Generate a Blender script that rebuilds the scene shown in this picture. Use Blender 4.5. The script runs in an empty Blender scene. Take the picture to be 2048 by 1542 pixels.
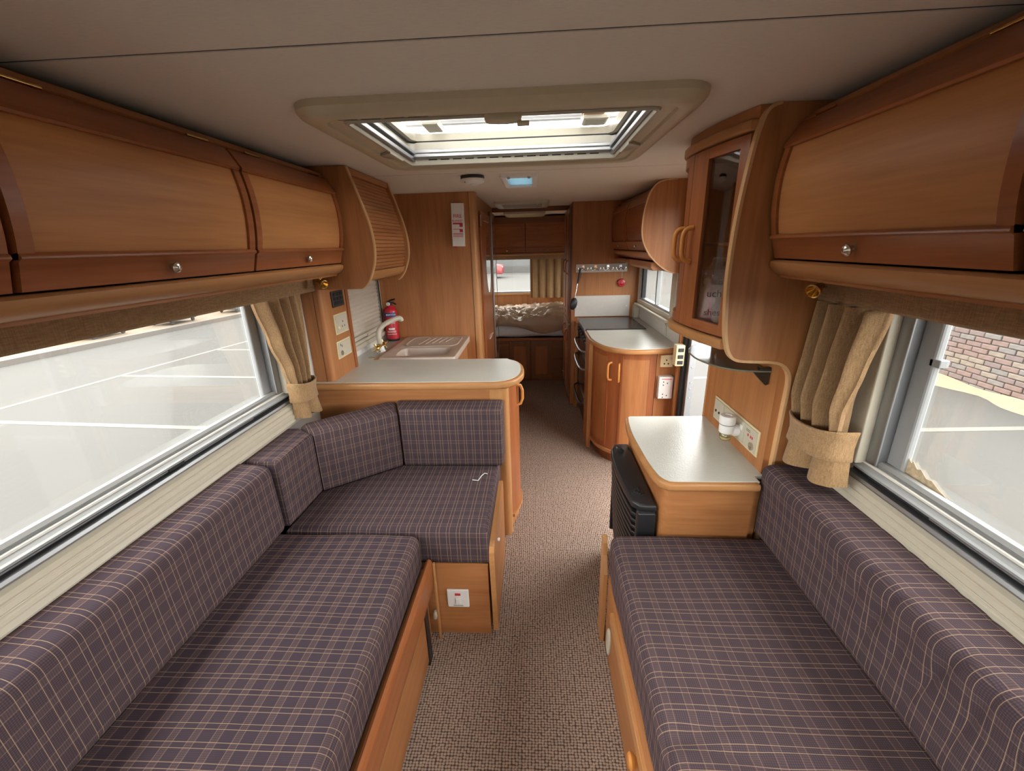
import bpy, bmesh, math, random
from mathutils import Vector, Matrix, noise
random.seed(4)
SC = bpy.context.scene
COL = SC.collection

# ------------------------------------------------------------------ camera
FPX, PITCH, YAW, ROLL, CAMH = 841.94, .32141, .061069, -.027733, 1.55
_fw = Vector((-math.sin(YAW)*math.cos(PITCH), math.cos(YAW)*math.cos(PITCH), -math.sin(PITCH)))
_rt = Vector((math.cos(YAW), math.sin(YAW), 0)); _up = _rt.cross(_fw)
_c, _s = math.cos(ROLL), math.sin(ROLL)
CR, CU = _c*_rt + _s*_up, -_s*_rt + _c*_up
camd = bpy.data.cameras.new('camera'); cam = bpy.data.objects.new('camera', camd); COL.objects.link(cam)
camd.sensor_fit = 'HORIZONTAL'; camd.sensor_width = 36; camd.lens = FPX*36/2048; camd.clip_start = .02; camd.clip_end = 300
cam.matrix_world = Matrix(((CR.x, CU.x, -_fw.x, 0), (CR.y, CU.y, -_fw.y, 0), (CR.z, CU.z, -_fw.z, CAMH), (0, 0, 0, 1)))
SC.camera = cam

# ------------------------------------------------------------------ light
W = bpy.data.worlds.new('sky'); SC.world = W; W.use_nodes = True
bg = W.node_tree.nodes['Background']; bg.inputs[0].default_value = (1.0, .985, .95, 1); bg.inputs[1].default_value = 7.6
sd = bpy.data.lights.new('sun', 'SUN'); sd.energy = 2.0; sd.angle = math.radians(12); sd.color = (1, .95, .87)
sun = bpy.data.objects.new('sun', sd); COL.objects.link(sun)
sun.rotation_euler = Vector((.32, -.50, -.85)).to_track_quat('-Z', 'Y').to_euler()   # high, from behind the rear on the left
SC.view_settings.view_transform = 'Standard'; SC.view_settings.look = 'None'; SC.view_settings.gamma = 1
SC.view_settings.use_curve_mapping = False
SC.view_settings.exposure = 0.72
SC.cycles.max_bounces = 14; SC.cycles.diffuse_bounces = 8; SC.cycles.glossy_bounces = 4; SC.cycles.transparent_max_bounces = 12
SC.cycles.sample_clamp_indirect = 6; SC.cycles.caustics_reflective = False; SC.cycles.caustics_refractive = False

# ------------------------------------------------------------------ materials
def newmat(name):
    m = bpy.data.materials.new(name); m.use_nodes = True
    nt = m.node_tree; b = nt.nodes['Principled BSDF']
    return m, nt, b
def c4(c): return (c[0], c[1], c[2], 1)
def N(nt, t, **k):
    n = nt.nodes.new(t)
    for a, v in k.items(): setattr(n, a, v)
    return n
def mathn(nt, op, a, b=None, c=None):
    n = N(nt, 'ShaderNodeMath', operation=op)
    for i, v in enumerate((a, b, c)):
        if v is None: continue
        if isinstance(v, (int, float)): n.inputs[i].default_value = v
        else: nt.links.new(v, n.inputs[i])
    return n.outputs[0]
def mixc(nt, f, a, b):
    n = N(nt, 'ShaderNodeMix', data_type='RGBA')
    if isinstance(f, (int, float)): n.inputs[0].default_value = f
    else: nt.links.new(f, n.inputs[0])
    for i, v in ((6, a), (7, b)):
        if isinstance(v, tuple): n.inputs[i].default_value = c4(v)
        else: nt.links.new(v, n.inputs[i])
    return n.outputs[2]
def plain(name, col, rough=.5, metal=0, noise_amt=.06, spec=.5, scale=40):
    m, nt, b = newmat(name)
    b.inputs['Roughness'].default_value = rough; b.inputs['Metallic'].default_value = metal
    b.inputs['Specular IOR Level'].default_value = spec
    tc = N(nt, 'ShaderNodeTexCoord'); no = N(nt, 'ShaderNodeTexNoise'); no.inputs['Scale'].default_value = scale
    nt.links.new(tc.outputs['Object'], no.inputs['Vector'])
    d = tuple(max(0, x*(1-noise_amt)) for x in col); l = tuple(min(1, x*(1+noise_amt)) for x in col)
    nt.links.new(mixc(nt, no.outputs['Fac'], d, l), b.inputs['Base Color'])
    return m
def wood(name, c1, c2, axis, rough=.42, fine=90, bump=.04, spec=.32):
    """axis: direction of the grain"""
    m, nt, b = newmat(name)
    tc = N(nt, 'ShaderNodeTexCoord'); mp = N(nt, 'ShaderNodeMapping')
    s = {'x': (.06, 1, 1), 'y': (1, .06, 1), 'z': (1, 1, .06)}[axis]
    mp.inputs['Scale'].default_value = s
    nt.links.new(tc.outputs['Object'], mp.inputs['Vector'])
    n1 = N(nt, 'ShaderNodeTexNoise'); n1.inputs['Scale'].default_value = 11; n1.inputs['Detail'].default_value = 4; n1.inputs['Distortion'].default_value = 1.2
    n2 = N(nt, 'ShaderNodeTexNoise'); n2.inputs['Scale'].default_value = fine; n2.inputs['Detail'].default_value = 3
    n3 = N(nt, 'ShaderNodeTexNoise'); n3.inputs['Scale'].default_value = 2.0; n3.inputs['Detail'].default_value = 2
    for n in (n1, n2): nt.links.new(mp.outputs[0], n.inputs['Vector'])
    nt.links.new(tc.outputs['Object'], n3.inputs['Vector'])
    f = mathn(nt, 'ADD', mathn(nt, 'MULTIPLY', n1.outputs['Fac'], .55), mathn(nt, 'MULTIPLY', n2.outputs['Fac'], .30))
    f = mathn(nt, 'ADD', f, mathn(nt, 'MULTIPLY', n3.outputs['Fac'], .25))
    r = N(nt, 'ShaderNodeValToRGB'); nt.links.new(f, r.inputs[0])
    r.color_ramp.elements[0].position = .40; r.color_ramp.elements[0].color = c4(c2)
    r.color_ramp.elements[1].position = .66; r.color_ramp.elements[1].color = c4(c1)
    nt.links.new(r.outputs[0], b.inputs['Base Color'])
    b.inputs['Roughness'].default_value = rough; b.inputs['Specular IOR Level'].default_value = spec
    bp = N(nt, 'ShaderNodeBump'); bp.inputs['Strength'].default_value = bump; bp.inputs['Distance'].default_value = .002
    nt.links.new(n2.outputs['Fac'], bp.inputs['Height']); nt.links.new(bp.outputs[0], b.inputs['Normal'])
    return m
LW1, LW2 = (.43, .185, .070), (.30, .116, .039)
RW1, RW2 = (.365, .126, .046), (.24, .075, .025)
PW1, PW2 = (.48, .238, .096), (.375, .172, .062)
wl = {a: wood('light_cherry_'+a, LW1, LW2, a) for a in 'xyz'}
wr = {a: wood('red_cherry_'+a, RW1, RW2, a, rough=.3) for a in 'xyz'}
we = {a: wood('pale_edging_'+a, PW1, PW2, a, rough=.35) for a in 'xyz'}
wd = {a: wood('dark_cherry_'+a, (.22, .085, .036), (.145, .05, .02), a, rough=.3) for a in 'xyz'}
weg = wood('pale_edge_band', (.64, .40, .20), (.52, .31, .14), 'z', rough=.4)
wp = wood('locker_panel_cherry', (.54, .245, .088), (.40, .165, .054), 'y', rough=.42)
wh = wood('orange_beech', (.66, .29, .075), (.52, .20, .05), 'z', rough=.3)

def ceiling_mat():
    m, nt, b = newmat('ceiling_board')
    tc = N(nt, 'ShaderNodeTexCoord'); mp = N(nt, 'ShaderNodeMapping'); mp.inputs['Scale'].default_value = (60, 260, 60)
    nt.links.new(tc.outputs['Object'], mp.inputs[0]); n = N(nt, 'ShaderNodeTexNoise'); n.inputs['Scale'].default_value = 1; n.inputs['Detail'].default_value = 3
    nt.links.new(mp.outputs[0], n.inputs['Vector'])
    nt.links.new(mixc(nt, n.outputs['Fac'], (.665, .615, .535), (.78, .725, .64)), b.inputs['Base Color'])
    b.inputs['Roughness'].default_value = .7; b.inputs['Specular IOR Level'].default_value = .25
    bp = N(nt, 'ShaderNodeBump'); bp.inputs['Strength'].default_value = .12; bp.inputs['Distance'].default_value = .001
    nt.links.new(n.outputs['Fac'], bp.inputs['Height']); nt.links.new(bp.outputs[0], b.inputs['Normal'])
    return m
M_ceil = ceiling_mat()
def carpet_mat():
    m, nt, b = newmat('loop_carpet')
    tc = N(nt, 'ShaderNodeTexCoord'); mp = N(nt, 'ShaderNodeMapping'); mp.inputs['Scale'].default_value = (95, 116, 1)
    nt.links.new(tc.outputs['Object'], mp.inputs[0])
    v = N(nt, 'ShaderNodeTexVoronoi', voronoi_dimensions='2D'); v.inputs['Scale'].default_value = 1; v.inputs['Randomness'].default_value = .28
    nt.links.new(mp.outputs[0], v.inputs['Vector'])
    n = N(nt, 'ShaderNodeTexNoise'); n.inputs['Scale'].default_value = 26; n.inputs['Detail'].default_value = 3
    nt.links.new(tc.outputs['Object'], n.inputs['Vector'])
    n2 = N(nt, 'ShaderNodeTexNoise'); n2.inputs['Scale'].default_value = 3.5; nt.links.new(tc.outputs['Object'], n2.inputs['Vector'])
    tops = mixc(nt, n.outputs['Fac'], (.31, .23, .178), (.53, .41, .33))
    tops = mixc(nt, mathn(nt, 'MULTIPLY', n2.outputs['Fac'], .5), tops, (.35, .265, .215))
    f = N(nt, 'ShaderNodeMapRange'); f.inputs[1].default_value = .30; f.inputs[2].default_value = .58; nt.links.new(v.outputs['Distance'], f.inputs[0])
    nt.links.new(mixc(nt, f.outputs[0], tops, (.085, .055, .046)), b.inputs['Base Color'])
    b.inputs['Roughness'].default_value = .95; b.inputs['Specular IOR Level'].default_value = .1
    bp = N(nt, 'ShaderNodeBump', invert=True); bp.inputs['Strength'].default_value = .6; bp.inputs['Distance'].default_value = .004
    nt.links.new(v.outputs['Distance'], bp.inputs['Height']); nt.links.new(bp.outputs[0], b.inputs['Normal'])
    return m
M_carpet = carpet_mat()
def plaid_mat():
    m, nt, b = newmat('plaid_upholstery')
    uv = N(nt, 'ShaderNodeUVMap'); uv.uv_map = 'UVMap'
    sp = N(nt, 'ShaderNodeSeparateXYZ'); nt.links.new(uv.outputs[0], sp.inputs[0])
    u, v = sp.outputs[0], sp.outputs[1]
    def line(coord, period, pos, width):
        t = mathn(nt, 'MODULO', mathn(nt, 'ADD', coord, 50*period - pos + width/2), period)
        return mathn(nt, 'LESS_THAN', t, width)
    def band(coord, period, a, bb):
        t = mathn(nt, 'MODULO', mathn(nt, 'ADD', coord, 50*period), period)
        return mathn(nt, 'MULTIPLY', mathn(nt, 'GREATER_THAN', t, a), mathn(nt, 'LESS_THAN', t, bb))
    no = N(nt, 'ShaderNodeTexNoise'); no.inputs['Scale'].default_value = 9; nt.links.new(uv.outputs[0], no.inputs['Vector'])
    base = mixc(nt, no.outputs['Fac'], (.078, .052, .057), (.106, .071, .076))
    # fine cross rib
    rib = line(v, .0042, 0, .0019)
    base = mixc(nt, mathn(nt, 'MULTIPLY', rib, .4), base, (.036, .027, .034))
    fine = mathn(nt, 'MULTIPLY', line(u, .0048, 0, .0023), band(u, .051, .002, .033))
    base = mixc(nt, mathn(nt, 'MULTIPLY', fine, .6), base, (.038, .030, .044))
    pale = mathn(nt, 'MAXIMUM', line(u, .051, .0, .0016), line(u, .051, .0345, .0016))
    base = mixc(nt, mathn(nt, 'MULTIPLY', pale, .30), base, (.33, .225, .18))
    tan = mathn(nt, 'MAXIMUM', line(v, .039, .0, .0012), line(v, .039, .0122, .0012))
    base = mixc(nt, mathn(nt, 'MULTIPLY', tan, .6), base, (.45, .31, .20))
    nt.links.new(base, b.inputs['Base Color'])
    b.inputs['Roughness'].default_value = .9; b.inputs['Specular IOR Level'].default_value = .06
    return m
M_plaid = plaid_mat()
def weave_mat(name, ca, cb, sc=400):
    m, nt, b = newmat(name)
    tc = N(nt, 'ShaderNodeTexCoord')
    mp = N(nt, 'ShaderNodeMapping'); mp.inputs['Scale'].default_value = (sc, sc*.12, sc*.8); nt.links.new(tc.outputs['Object'], mp.inputs[0])
    n = N(nt, 'ShaderNodeTexNoise'); n.inputs['Scale'].default_value = 1; n.inputs['Detail'].default_value = 2; nt.links.new(mp.outputs[0], n.inputs['Vector'])
    mp2 = N(nt, 'ShaderNodeMapping'); mp2.inputs['Scale'].default_value = (sc*.8, sc, sc*.08); nt.links.new(tc.outputs['Object'], mp2.inputs[0])
    n2 = N(nt, 'ShaderNodeTexNoise'); n2.inputs['Scale'].default_value = 1; nt.links.new(mp2.outputs[0], n2.inputs['Vector'])
    f = mathn(nt, 'MULTIPLY_ADD', n.outputs['Fac'], .5, mathn(nt, 'MULTIPLY', n2.outputs['Fac'], .5))
    r = N(nt, 'ShaderNodeMapRange'); r.inputs[1].default_value = .36; r.inputs[2].default_value = .64; nt.links.new(f, r.inputs[0])
    nt.links.new(mixc(nt, r.outputs[0], ca, cb), b.inputs['Base Color'])
    b.inputs['Roughness'].default_value = .9; b.inputs['Specular IOR Level'].default_value = .12
    b.inputs['Sheen Weight'].default_value = .2
    return m
M_curt = weave_mat('tan_weave', (.235, .140, .066), (.375, .235, .122))
M_duvet = plain('bronze_satin', (.36, .235, .145), .5, 0, .08)
M_sheet = plain('white_sheet', (.62, .60, .60), .8)
def asphalt():
    m, nt, b = newmat('tarmac')
    tc = N(nt, 'ShaderNodeTexCoord')
    n = N(nt, 'ShaderNodeTexNoise'); n.inputs['Scale'].default_value = .35; n.inputs['Detail'].default_value = 6
    n2 = N(nt, 'ShaderNodeTexNoise'); n2.inputs['Scale'].default_value = 60; n2.inputs['Detail'].default_value = 2
    for q in (n, n2): nt.links.new(tc.outputs['Object'], q.inputs['Vector'])
    f = mathn(nt, 'MULTIPLY_ADD', n.outputs['Fac'], .7, mathn(nt, 'MULTIPLY', n2.outputs['Fac'], .3))
    nt.links.new(mixc(nt, f, (.052, .050, .0475), (.066, .064, .0615)), b.inputs['Base Color'])
    b.inputs['Roughness'].default_value = .95; b.inputs['Specular IOR Level'].default_value = .1
    return m
M_tar = asphalt()
M_white_line = plain('road_paint', (.112, .110, .100), .9, 0, .05, .1)
M_cream = plain('cream_plastic', (.51, .465, .375), .4)
M_creamy = plain('yellowed_cream_plastic', (.66, .56, .34), .42)
M_white = plain('white_plastic', (.74, .73, .72), .35)
M_wallw = plain('white_vinyl_wall', (.66, .63, .58), .55)
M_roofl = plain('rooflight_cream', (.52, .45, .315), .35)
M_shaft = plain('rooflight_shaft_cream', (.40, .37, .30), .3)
M_alu = plain('brushed_aluminium', (.36, .37, .385), .42, 1.0, .03)
M_greyframe = plain('grey_window_frame', (.26, .265, .27), .45)
M_sill = plain('pale_grey_sill', (.22, .22, .22), .4)
M_black = plain('black_plastic', (.016, .016, .018), .42)
M_rubber = plain('black_rubber', (.012, .012, .014), .8)
M_blackglass = plain('black_glass', (.035, .032, .032), .2, 0, .06, .3)
M_brass = plain('polished_brass', (.70, .47, .16), .18, 1.0, .03)
M_nickel = plain('satin_nickel', (.66, .62, .54), .22, 1.0, .03)
M_chrome = plain('chrome', (.75, .75, .76), .1, 1.0, .02)
M_red = plain('red_enamel', (.50, .02, .035), .25)
M_redtxt = plain('red_print', (.55, .035, .045), .6)
M_blue = plain('blue_print', (.03, .05, .22), .5)
M_bronze = plain('bronze_bracket', (.06, .045, .03), .35, .6)
M_dark = plain('black_brown_lining_and_shade', (.015, .011, .009), .9)  # also paints the shade of unlit gaps inside lockers and tambour cabinet
M_sink = plain('beige_sink_acrylic', (.50, .405, .335), .3)
M_spl = plain('grey_white_splash', (.58, .55, .52), .3)
M_shade = plain('pleated_blind', (.52, .46, .38), .7)
M_mirror = plain('mirror_silver', (.85, .87, .88), .02, 1.0, 0)
M_amber = plain('amber_plastic', (.62, .30, .10), .4)
M_scrap = plain('peeled_label', (.46, .36, .24), .7, 0, .5, .3, 90)
M_foil = plain('silver_foil', (.80, .79, .80), .3, .15, .3, .5, 55)
M_ink = plain('black_ink', (.01, .01, .012), .6)
M_strip = plain('white_print', (.75, .75, .75), .6)
def worktop_mat():
    m, nt, b = newmat('grey_green_laminate')
    tc = N(nt, 'ShaderNodeTexCoord')
    n = N(nt, 'ShaderNodeTexNoise'); n.inputs['Scale'].default_value = 5; n.inputs['Detail'].default_value = 5
    n2 = N(nt, 'ShaderNodeTexNoise'); n2.inputs['Scale'].default_value = 190; n2.inputs['Detail'].default_value = 2
    for q in (n, n2): nt.links.new(tc.outputs['Object'], q.inputs['Vector'])
    nt.links.new(mixc(nt, n.outputs['Fac'], (.52, .53, .475), (.63, .635, .58)), b.inputs['Base Color'])
    b.inputs['Roughness'].default_value = .26; b.inputs['Specular IOR Level'].default_value = .5
    bp = N(nt, 'ShaderNodeBump'); bp.inputs['Strength'].default_value = .5; bp.inputs['Distance'].default_value = .0015
    nt.links.new(n2.outputs['Fac'], bp.inputs['Height']); nt.links.new(bp.outputs[0], b.inputs['Normal'])
    return m
M_top = worktop_mat()
def glass_mat(name, tint, refl=.08):
    m = bpy.data.materials.new(name); m.use_nodes = True; nt = m.node_tree
    nt.nodes.remove(nt.nodes['Principled BSDF']); out = nt.nodes['Material Output']
    t = N(nt, 'ShaderNodeBsdfTransparent'); t.inputs[0].default_value = c4(tint)
    g = N(nt, 'ShaderNodeBsdfGlossy'); g.inputs['Roughness'].default_value = .02; g.inputs[0].default_value = (.9, .9, .9, 1)
    fr = N(nt, 'ShaderNodeFresnel'); fr.inputs[0].default_value = 1.35
    f = mathn(nt, 'MINIMUM', mathn(nt, 'ADD', mathn(nt, 'MULTIPLY', fr.outputs[0], .15+refl), refl*.2), .5)
    mx = N(nt, 'ShaderNodeMixShader'); nt.links.new(f, mx.inputs[0]); nt.links.new(t.outputs[0], mx.inputs[1]); nt.links.new(g.outputs[0], mx.inputs[2])
    nt.links.new(mx.outputs[0], out.inputs[0])
    return m
M_glass = glass_mat('window_acrylic', (.93, .94, .93))
M_smoke = glass_mat('smoked_glass', (.86, .83, .83), .12)
M_shelfglass = plain('green_shelf_glass', (.155, .165, .125), .12)
M_lid = glass_mat('rooflight_acrylic', (.55, .55, .54))
M_ventpane = bpy.data.materials.new('blue_vent_acrylic'); M_ventpane.use_nodes = True
_nt = M_ventpane.node_tree; _nt.nodes.remove(_nt.nodes['Principled BSDF']); _t = N(_nt, 'ShaderNodeBsdfTranslucent'); _t.inputs[0].default_value = (.15, .20, .225, 1)
_nt.links.new(_t.outputs[0], _nt.nodes['Material Output'].inputs[0])
M_clear = glass_mat('clear_vial', (.85, .85, .70), .3)
M_bag = glass_mat('clear_bag_film', (.85, .85, .87), .9)

# ------------------------------------------------------------------ mesh helpers
def finish(o, name, mat, parent, smooth):
    if mat is not None: o.data.materials.append(mat)
    if smooth:
        for p in o.data.polygons: p.use_smooth = True
    COL.objects.link(o)
    if parent is not None:
        o.parent = parent
        o.matrix_parent_inverse = Matrix.Translation(-parent.location) if parent.parent is None else Matrix.Identity(4)
    return o
def mk(name, verts, faces, mat, parent=None, smooth=False):
    me = bpy.data.meshes.new(name); me.from_pydata([tuple(v) for v in verts], [], faces); me.update()
    return finish(bpy.data.objects.new(name, me), name, mat, parent, smooth)
def from_bm(name, bm, mat, parent=None, smooth=False):
    me = bpy.data.meshes.new(name); bm.normal_update(); bm.to_mesh(me); bm.free()
    return finish(bpy.data.objects.new(name, me), name, mat, parent, smooth)
def E(name, label, cat, loc, group=None):
    o = bpy.data.objects.new(name, None); COL.objects.link(o); o.location = loc; o.empty_display_size = .05
    o['label'] = label; o['category'] = cat
    if group: o['group'] = group
    return o
def ES(name, loc=(0, 0, 0)):
    o = bpy.data.objects.new(name, None); COL.objects.link(o); o.location = loc; o['kind'] = 'structure'
    return o
def tag(o, label, cat, group=None, kind=None):
    o['label'] = label; o['category'] = cat
    if group: o['group'] = group
    if kind: o['kind'] = kind
    return o
def struct(o, label=None):
    o['kind'] = 'structure'
    if label: o['label'] = label
    return o
def bm_box(bm, x, y, z):
    vs = [bm.verts.new((x[i & 1], y[(i >> 1) & 1], z[(i >> 2) & 1])) for i in range(8)]
    for f in ((0, 2, 3, 1), (4, 5, 7, 6), (0, 1, 5, 4), (2, 6, 7, 3), (0, 4, 6, 2), (1, 3, 7, 5)):
        bm.faces.new([vs[k] for k in f])
    return vs
def bevel(bm, w, seg=2):
    if w > 0:
        bmesh.ops.bevel(bm, geom=list(bm.edges), offset=w, segments=seg, affect='EDGES', profile=.5, clamp_overlap=True)
def box(name, x, y, z, mat, parent=None, bev=.002, seg=2, smooth=False):
    bm = bmesh.new(); bm_box(bm, x, y, z); bevel(bm, bev, seg)
    return from_bm(name, bm, mat, parent, smooth)
def boxes(name, lst, mat, parent=None, bev=0):
    bm = bmesh.new()
    for x, y, z in lst: bm_box(bm, x, y, z)
    bevel(bm, bev, 1)
    return from_bm(name, bm, mat, parent)
def P3(ax, a, b, t):
    return {'x': (t, a, b), 'y': (a, t, b), 'z': (a, b, t)}[ax]
def prism(name, pts, ax, t0, t1, mat, parent=None, bev=0, seg=2, smooth=False):
    bm = bmesh.new()
    A = [bm.verts.new(P3(ax, p[0], p[1], t0)) for p in pts]; B = [bm.verts.new(P3(ax, p[0], p[1], t1)) for p in pts]
    n = len(pts)
    fs = [bm.faces.new(A), bm.faces.new(B[::-1])]
    for i in range(n): bm.faces.new((A[i], B[i], B[(i+1) % n], A[(i+1) % n]))
    bmesh.ops.recalc_face_normals(bm, faces=list(bm.faces))
    if bev > 0:
        es = [e for f in bm.faces for e in f.edges if len(f.verts) > 4 or n == 4]
        es = list({e for e in es})
        if n > 4: es = list({e for f in bm.faces if len(f.verts) == n for e in f.edges})
        bmesh.ops.bevel(bm, geom=es, offset=bev, segments=seg, affect='EDGES', profile=.5, clamp_overlap=True)
    o = from_bm(name, bm, mat, parent)
    if smooth: smooth_angle(o, 35)
    return o
def smooth_angle(o, deg=35):
    for p in o.data.polygons: p.use_smooth = True
    bm = bmesh.new(); bm.from_mesh(o.data); lim = math.radians(deg)
    for e in bm.edges:
        e.smooth = not (len(e.link_faces) == 2 and e.calc_face_angle(0) > lim)
    bm.to_mesh(o.data); bm.free()
def loft(name, rings, mat, parent=None, caps=True, closed=True, smooth=True, deg=40, uvs=None):
    n = len(rings[0]); V = [v for r in rings for v in r]; F = []
    for i in range(len(rings)-1):
        for j in range(n if closed else n-1):
            a = i*n+j; b = i*n+(j+1) % n
            F.append((a, b, b+n, a+n))
    if caps:
        F.append(tuple(range(n))[::-1]); F.append(tuple((len(rings)-1)*n+j for j in range(n)))
    me = bpy.data.meshes.new(name); me.from_pydata([tuple(v) for v in V], [], F)
    bm = bmesh.new(); bm.from_mesh(me); bmesh.ops.recalc_face_normals(bm, faces=list(bm.faces)); bm.to_mesh(me); bm.free(); me.update()
    o = finish(bpy.data.objects.new(name, me), name, mat, parent, False)
    if smooth: smooth_angle(o, deg)
    return o
def tube(name, path, r, mat, parent=None, seg=8, closed=False, flat=None):
    P = [Vector(p) for p in path]; n = len(P); rings = []
    up = Vector((.13, .21, .97)).normalized()
    prev = None
    for i in range(n):
        if closed: t = (P[(i+1) % n]-P[i-1]).normalized()
        else: t = (P[min(i+1, n-1)]-P[max(i-1, 0)]).normalized()
        if prev is None: a = t.cross(up).normalized() if abs(t.dot(up)) < .95 else t.orthogonal().normalized()
        else: a = (prev - t*prev.dot(t)).normalized()
        prev = a; b = t.cross(a)
        rr = r[i] if isinstance(r, (list, tuple)) else r
        fl = flat or 1
        rings.append([P[i]+a*rr*math.cos(2*math.pi*k/seg)+b*rr*fl*math.sin(2*math.pi*k/seg) for k in range(seg)])
    if closed: rings.append(rings[0])
    return loft(name, rings, mat, parent, caps=not closed, deg=50)
def lathe(name, prof, origin, axis, mat, parent=None, seg=20, deg=40):
    """prof: (radius, height along axis)"""
    o = Vector(origin); ax = Vector(axis).normalized(); a = ax.orthogonal().normalized(); b = ax.cross(a)
    rings = [[o+ax*h+(a*math.cos(2*math.pi*k/seg)+b*math.sin(2*math.pi*k/seg))*max(r, 1e-4) for k in range(seg)] for r, h in prof]
    return loft(name, rings, mat, parent, caps=True, deg=deg)
def arcpts(cx, cy, r, a0, a1, n=8, ry=None):
    ry = r if ry is None else ry
    return [(cx+r*math.cos(math.radians(a0+(a1-a0)*i/n)), cy+ry*math.sin(math.radians(a0+(a1-a0)*i/n))) for i in range(n+1)]
def spline(pts, n=6):
    """Catmull-Rom through 2D/3D points"""
    P = [Vector(p) for p in pts]; out = []
    for i in range(len(P)-1):
        p0 = P[max(i-1, 0)]; p1 = P[i]; p2 = P[i+1]; p3 = P[min(i+2, len(P)-1)]
        for k in range(n):
            t = k/n
            out.append(.5*((2*p1)+(p2-p0)*t+(2*p0-5*p1+4*p2-p3)*t*t+(3*p1-p0-3*p2+p3)*t**3))
    out.append(P[-1]); return out
def grid_wall(name, ax, t, u, v, holes, mat, parent=None):
    """slab with rectangular holes; ax = normal axis, t=(t0,t1), u,v ranges of the other two axes (in xyz order)"""
    us = sorted({u[0], u[1], *[h[0] for h in holes], *[h[1] for h in holes]})
    vs = sorted({v[0], v[1], *[h[2] for h in holes], *[h[3] for h in holes]})
    bm = bmesh.new()
    for i in range(len(us)-1):
        for j in range(len(vs)-1):
            cu, cv = (us[i]+us[i+1])/2, (vs[j]+vs[j+1])/2
            if any(h[0] < cu < h[1] and h[2] < cv < h[3] for h in holes): continue
            r = {'x': (t, (us[i], us[i+1]), (vs[j], vs[j+1])), 'y': ((us[i], us[i+1]), t, (vs[j], vs[j+1])), 'z': ((us[i], us[i+1]), (vs[j], vs[j+1]), t)}[ax]
            bm_box(bm, *r)
    return from_bm(name, bm, mat, parent)
def boxuv(o, along='y'):
    """upholstery cut: pattern runs along one axis, wraps over the cushion"""
    me = o.data; uv = me.uv_layers.new(name='UVMap')
    for p in me.polygons:
        n = p.normal; a = max(range(3), key=lambda k: abs(n[k]))
        for li in p.loop_indices:
            c = me.vertices[me.loops[li].vertex_index].co
            if along == 'y':
                w = (c.x, c.y) if a == 2 else ((c.z*.98+.013, c.y) if a == 0 else (c.z, c.x))
            elif along == 'x':
                w = (c.y, c.x) if a == 2 else ((c.z, c.x) if a == 1 else (c.z, c.y))
            else:
                d = along  # horizontal direction vector
                s_ = c.x*d[0]+c.y*d[1]; q = -c.x*d[1]+c.y*d[0]
                w = (q, s_) if a == 2 else (c.z, s_)
            uv.data[li].uv = w
def rbox(name, x, y, z, r, mat, parent=None, step=.03, fn=None, along=None):
    dims = (x, y, z); V = {}; verts = []; F = []
    ns = [max(4, int(round((d[1]-d[0])/step))) for d in dims]
    co = []
    for d, n in zip(dims, ns):
        L = d[1]-d[0]; e = [d[0]+r*k/3 for k in range(3)]; m_ = max(1, int((L-2*r)/step))
        c = e+[d[0]+r+(L-2*r)*k/m_ for k in range(m_+1)]+[d[1]-r*(1-k/3) for k in range(1, 4)]
        co.append(c)
    def vid(i, j, k):
        if (i, j, k) not in V:
            p = Vector((co[0][i], co[1][j], co[2][k]))
            q = Vector([min(max(p[a], dims[a][0]+r), dims[a][1]-r) for a in range(3)])
            d = p-q
            if d.length > 1e-9: p = q+d.normalized()*r
            V[(i, j, k)] = len(verts); verts.append(fn(p) if fn else p)
        return V[(i, j, k)]
    n0, n1, n2 = (len(c)-1 for c in co)
    for i in range(n0):
        for j in range(n1):
            F.append((vid(i, j, 0), vid(i, j+1, 0), vid(i+1, j+1, 0), vid(i+1, j, 0))); F.append((vid(i, j, n2), vid(i+1, j, n2), vid(i+1, j+1, n2), vid(i, j+1, n2)))
    for i in range(n0):
        for k in range(n2):
            F.append((vid(i, 0, k), vid(i+1, 0, k), vid(i+1, 0, k+1), vid(i, 0, k+1))); F.append((vid(i, n1, k), vid(i, n1, k+1), vid(i+1, n1, k+1), vid(i+1, n1, k)))
    for j in range(n1):
        for k in range(n2):
            F.append((vid(0, j, k), vid(0, j, k+1), vid(0, j+1, k+1), vid(0, j+1, k))); F.append((vid(n0, j, k), vid(n0, j+1, k), vid(n0, j+1, k+1), vid(n0, j, k+1)))
    o = mk(name, verts, F, mat, parent, True)
    if along: boxuv(o, along)
    return o
def text(name, s, size, M, mat, parent=None, ext=.0006, sx=1):
    cu = bpy.data.curves.new(name+'_curve', 'FONT'); cu.body = s; cu.size = size; cu.extrude = ext; cu.align_x = 'CENTER'; cu.align_y = 'CENTER'
    tmp = bpy.data.objects.new(name+'_tmp', cu); COL.objects.link(tmp)
    dg = bpy.context.evaluated_depsgraph_get(); dg.update()
    me = bpy.data.meshes.new_from_object(tmp.evaluated_get(dg)); me.materials.clear()
    bpy.data.objects.remove(tmp); bpy.data.curves.remove(cu)
    me.transform(M @ Matrix.Diagonal((sx, 1, 1, 1))); me.name = name
    return finish(bpy.data.objects.new(name, me), name, mat, parent, False)
def frameM(loc, xdir, ydir):
    x = Vector(xdir).normalized(); y = Vector(ydir).normalized(); z = x.cross(y)
    return Matrix(((x.x, y.x, z.x, loc[0]), (x.y, y.y, z.y, loc[1]), (x.z, y.z, z.z, loc[2]), (0, 0, 0, 1)))

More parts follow.
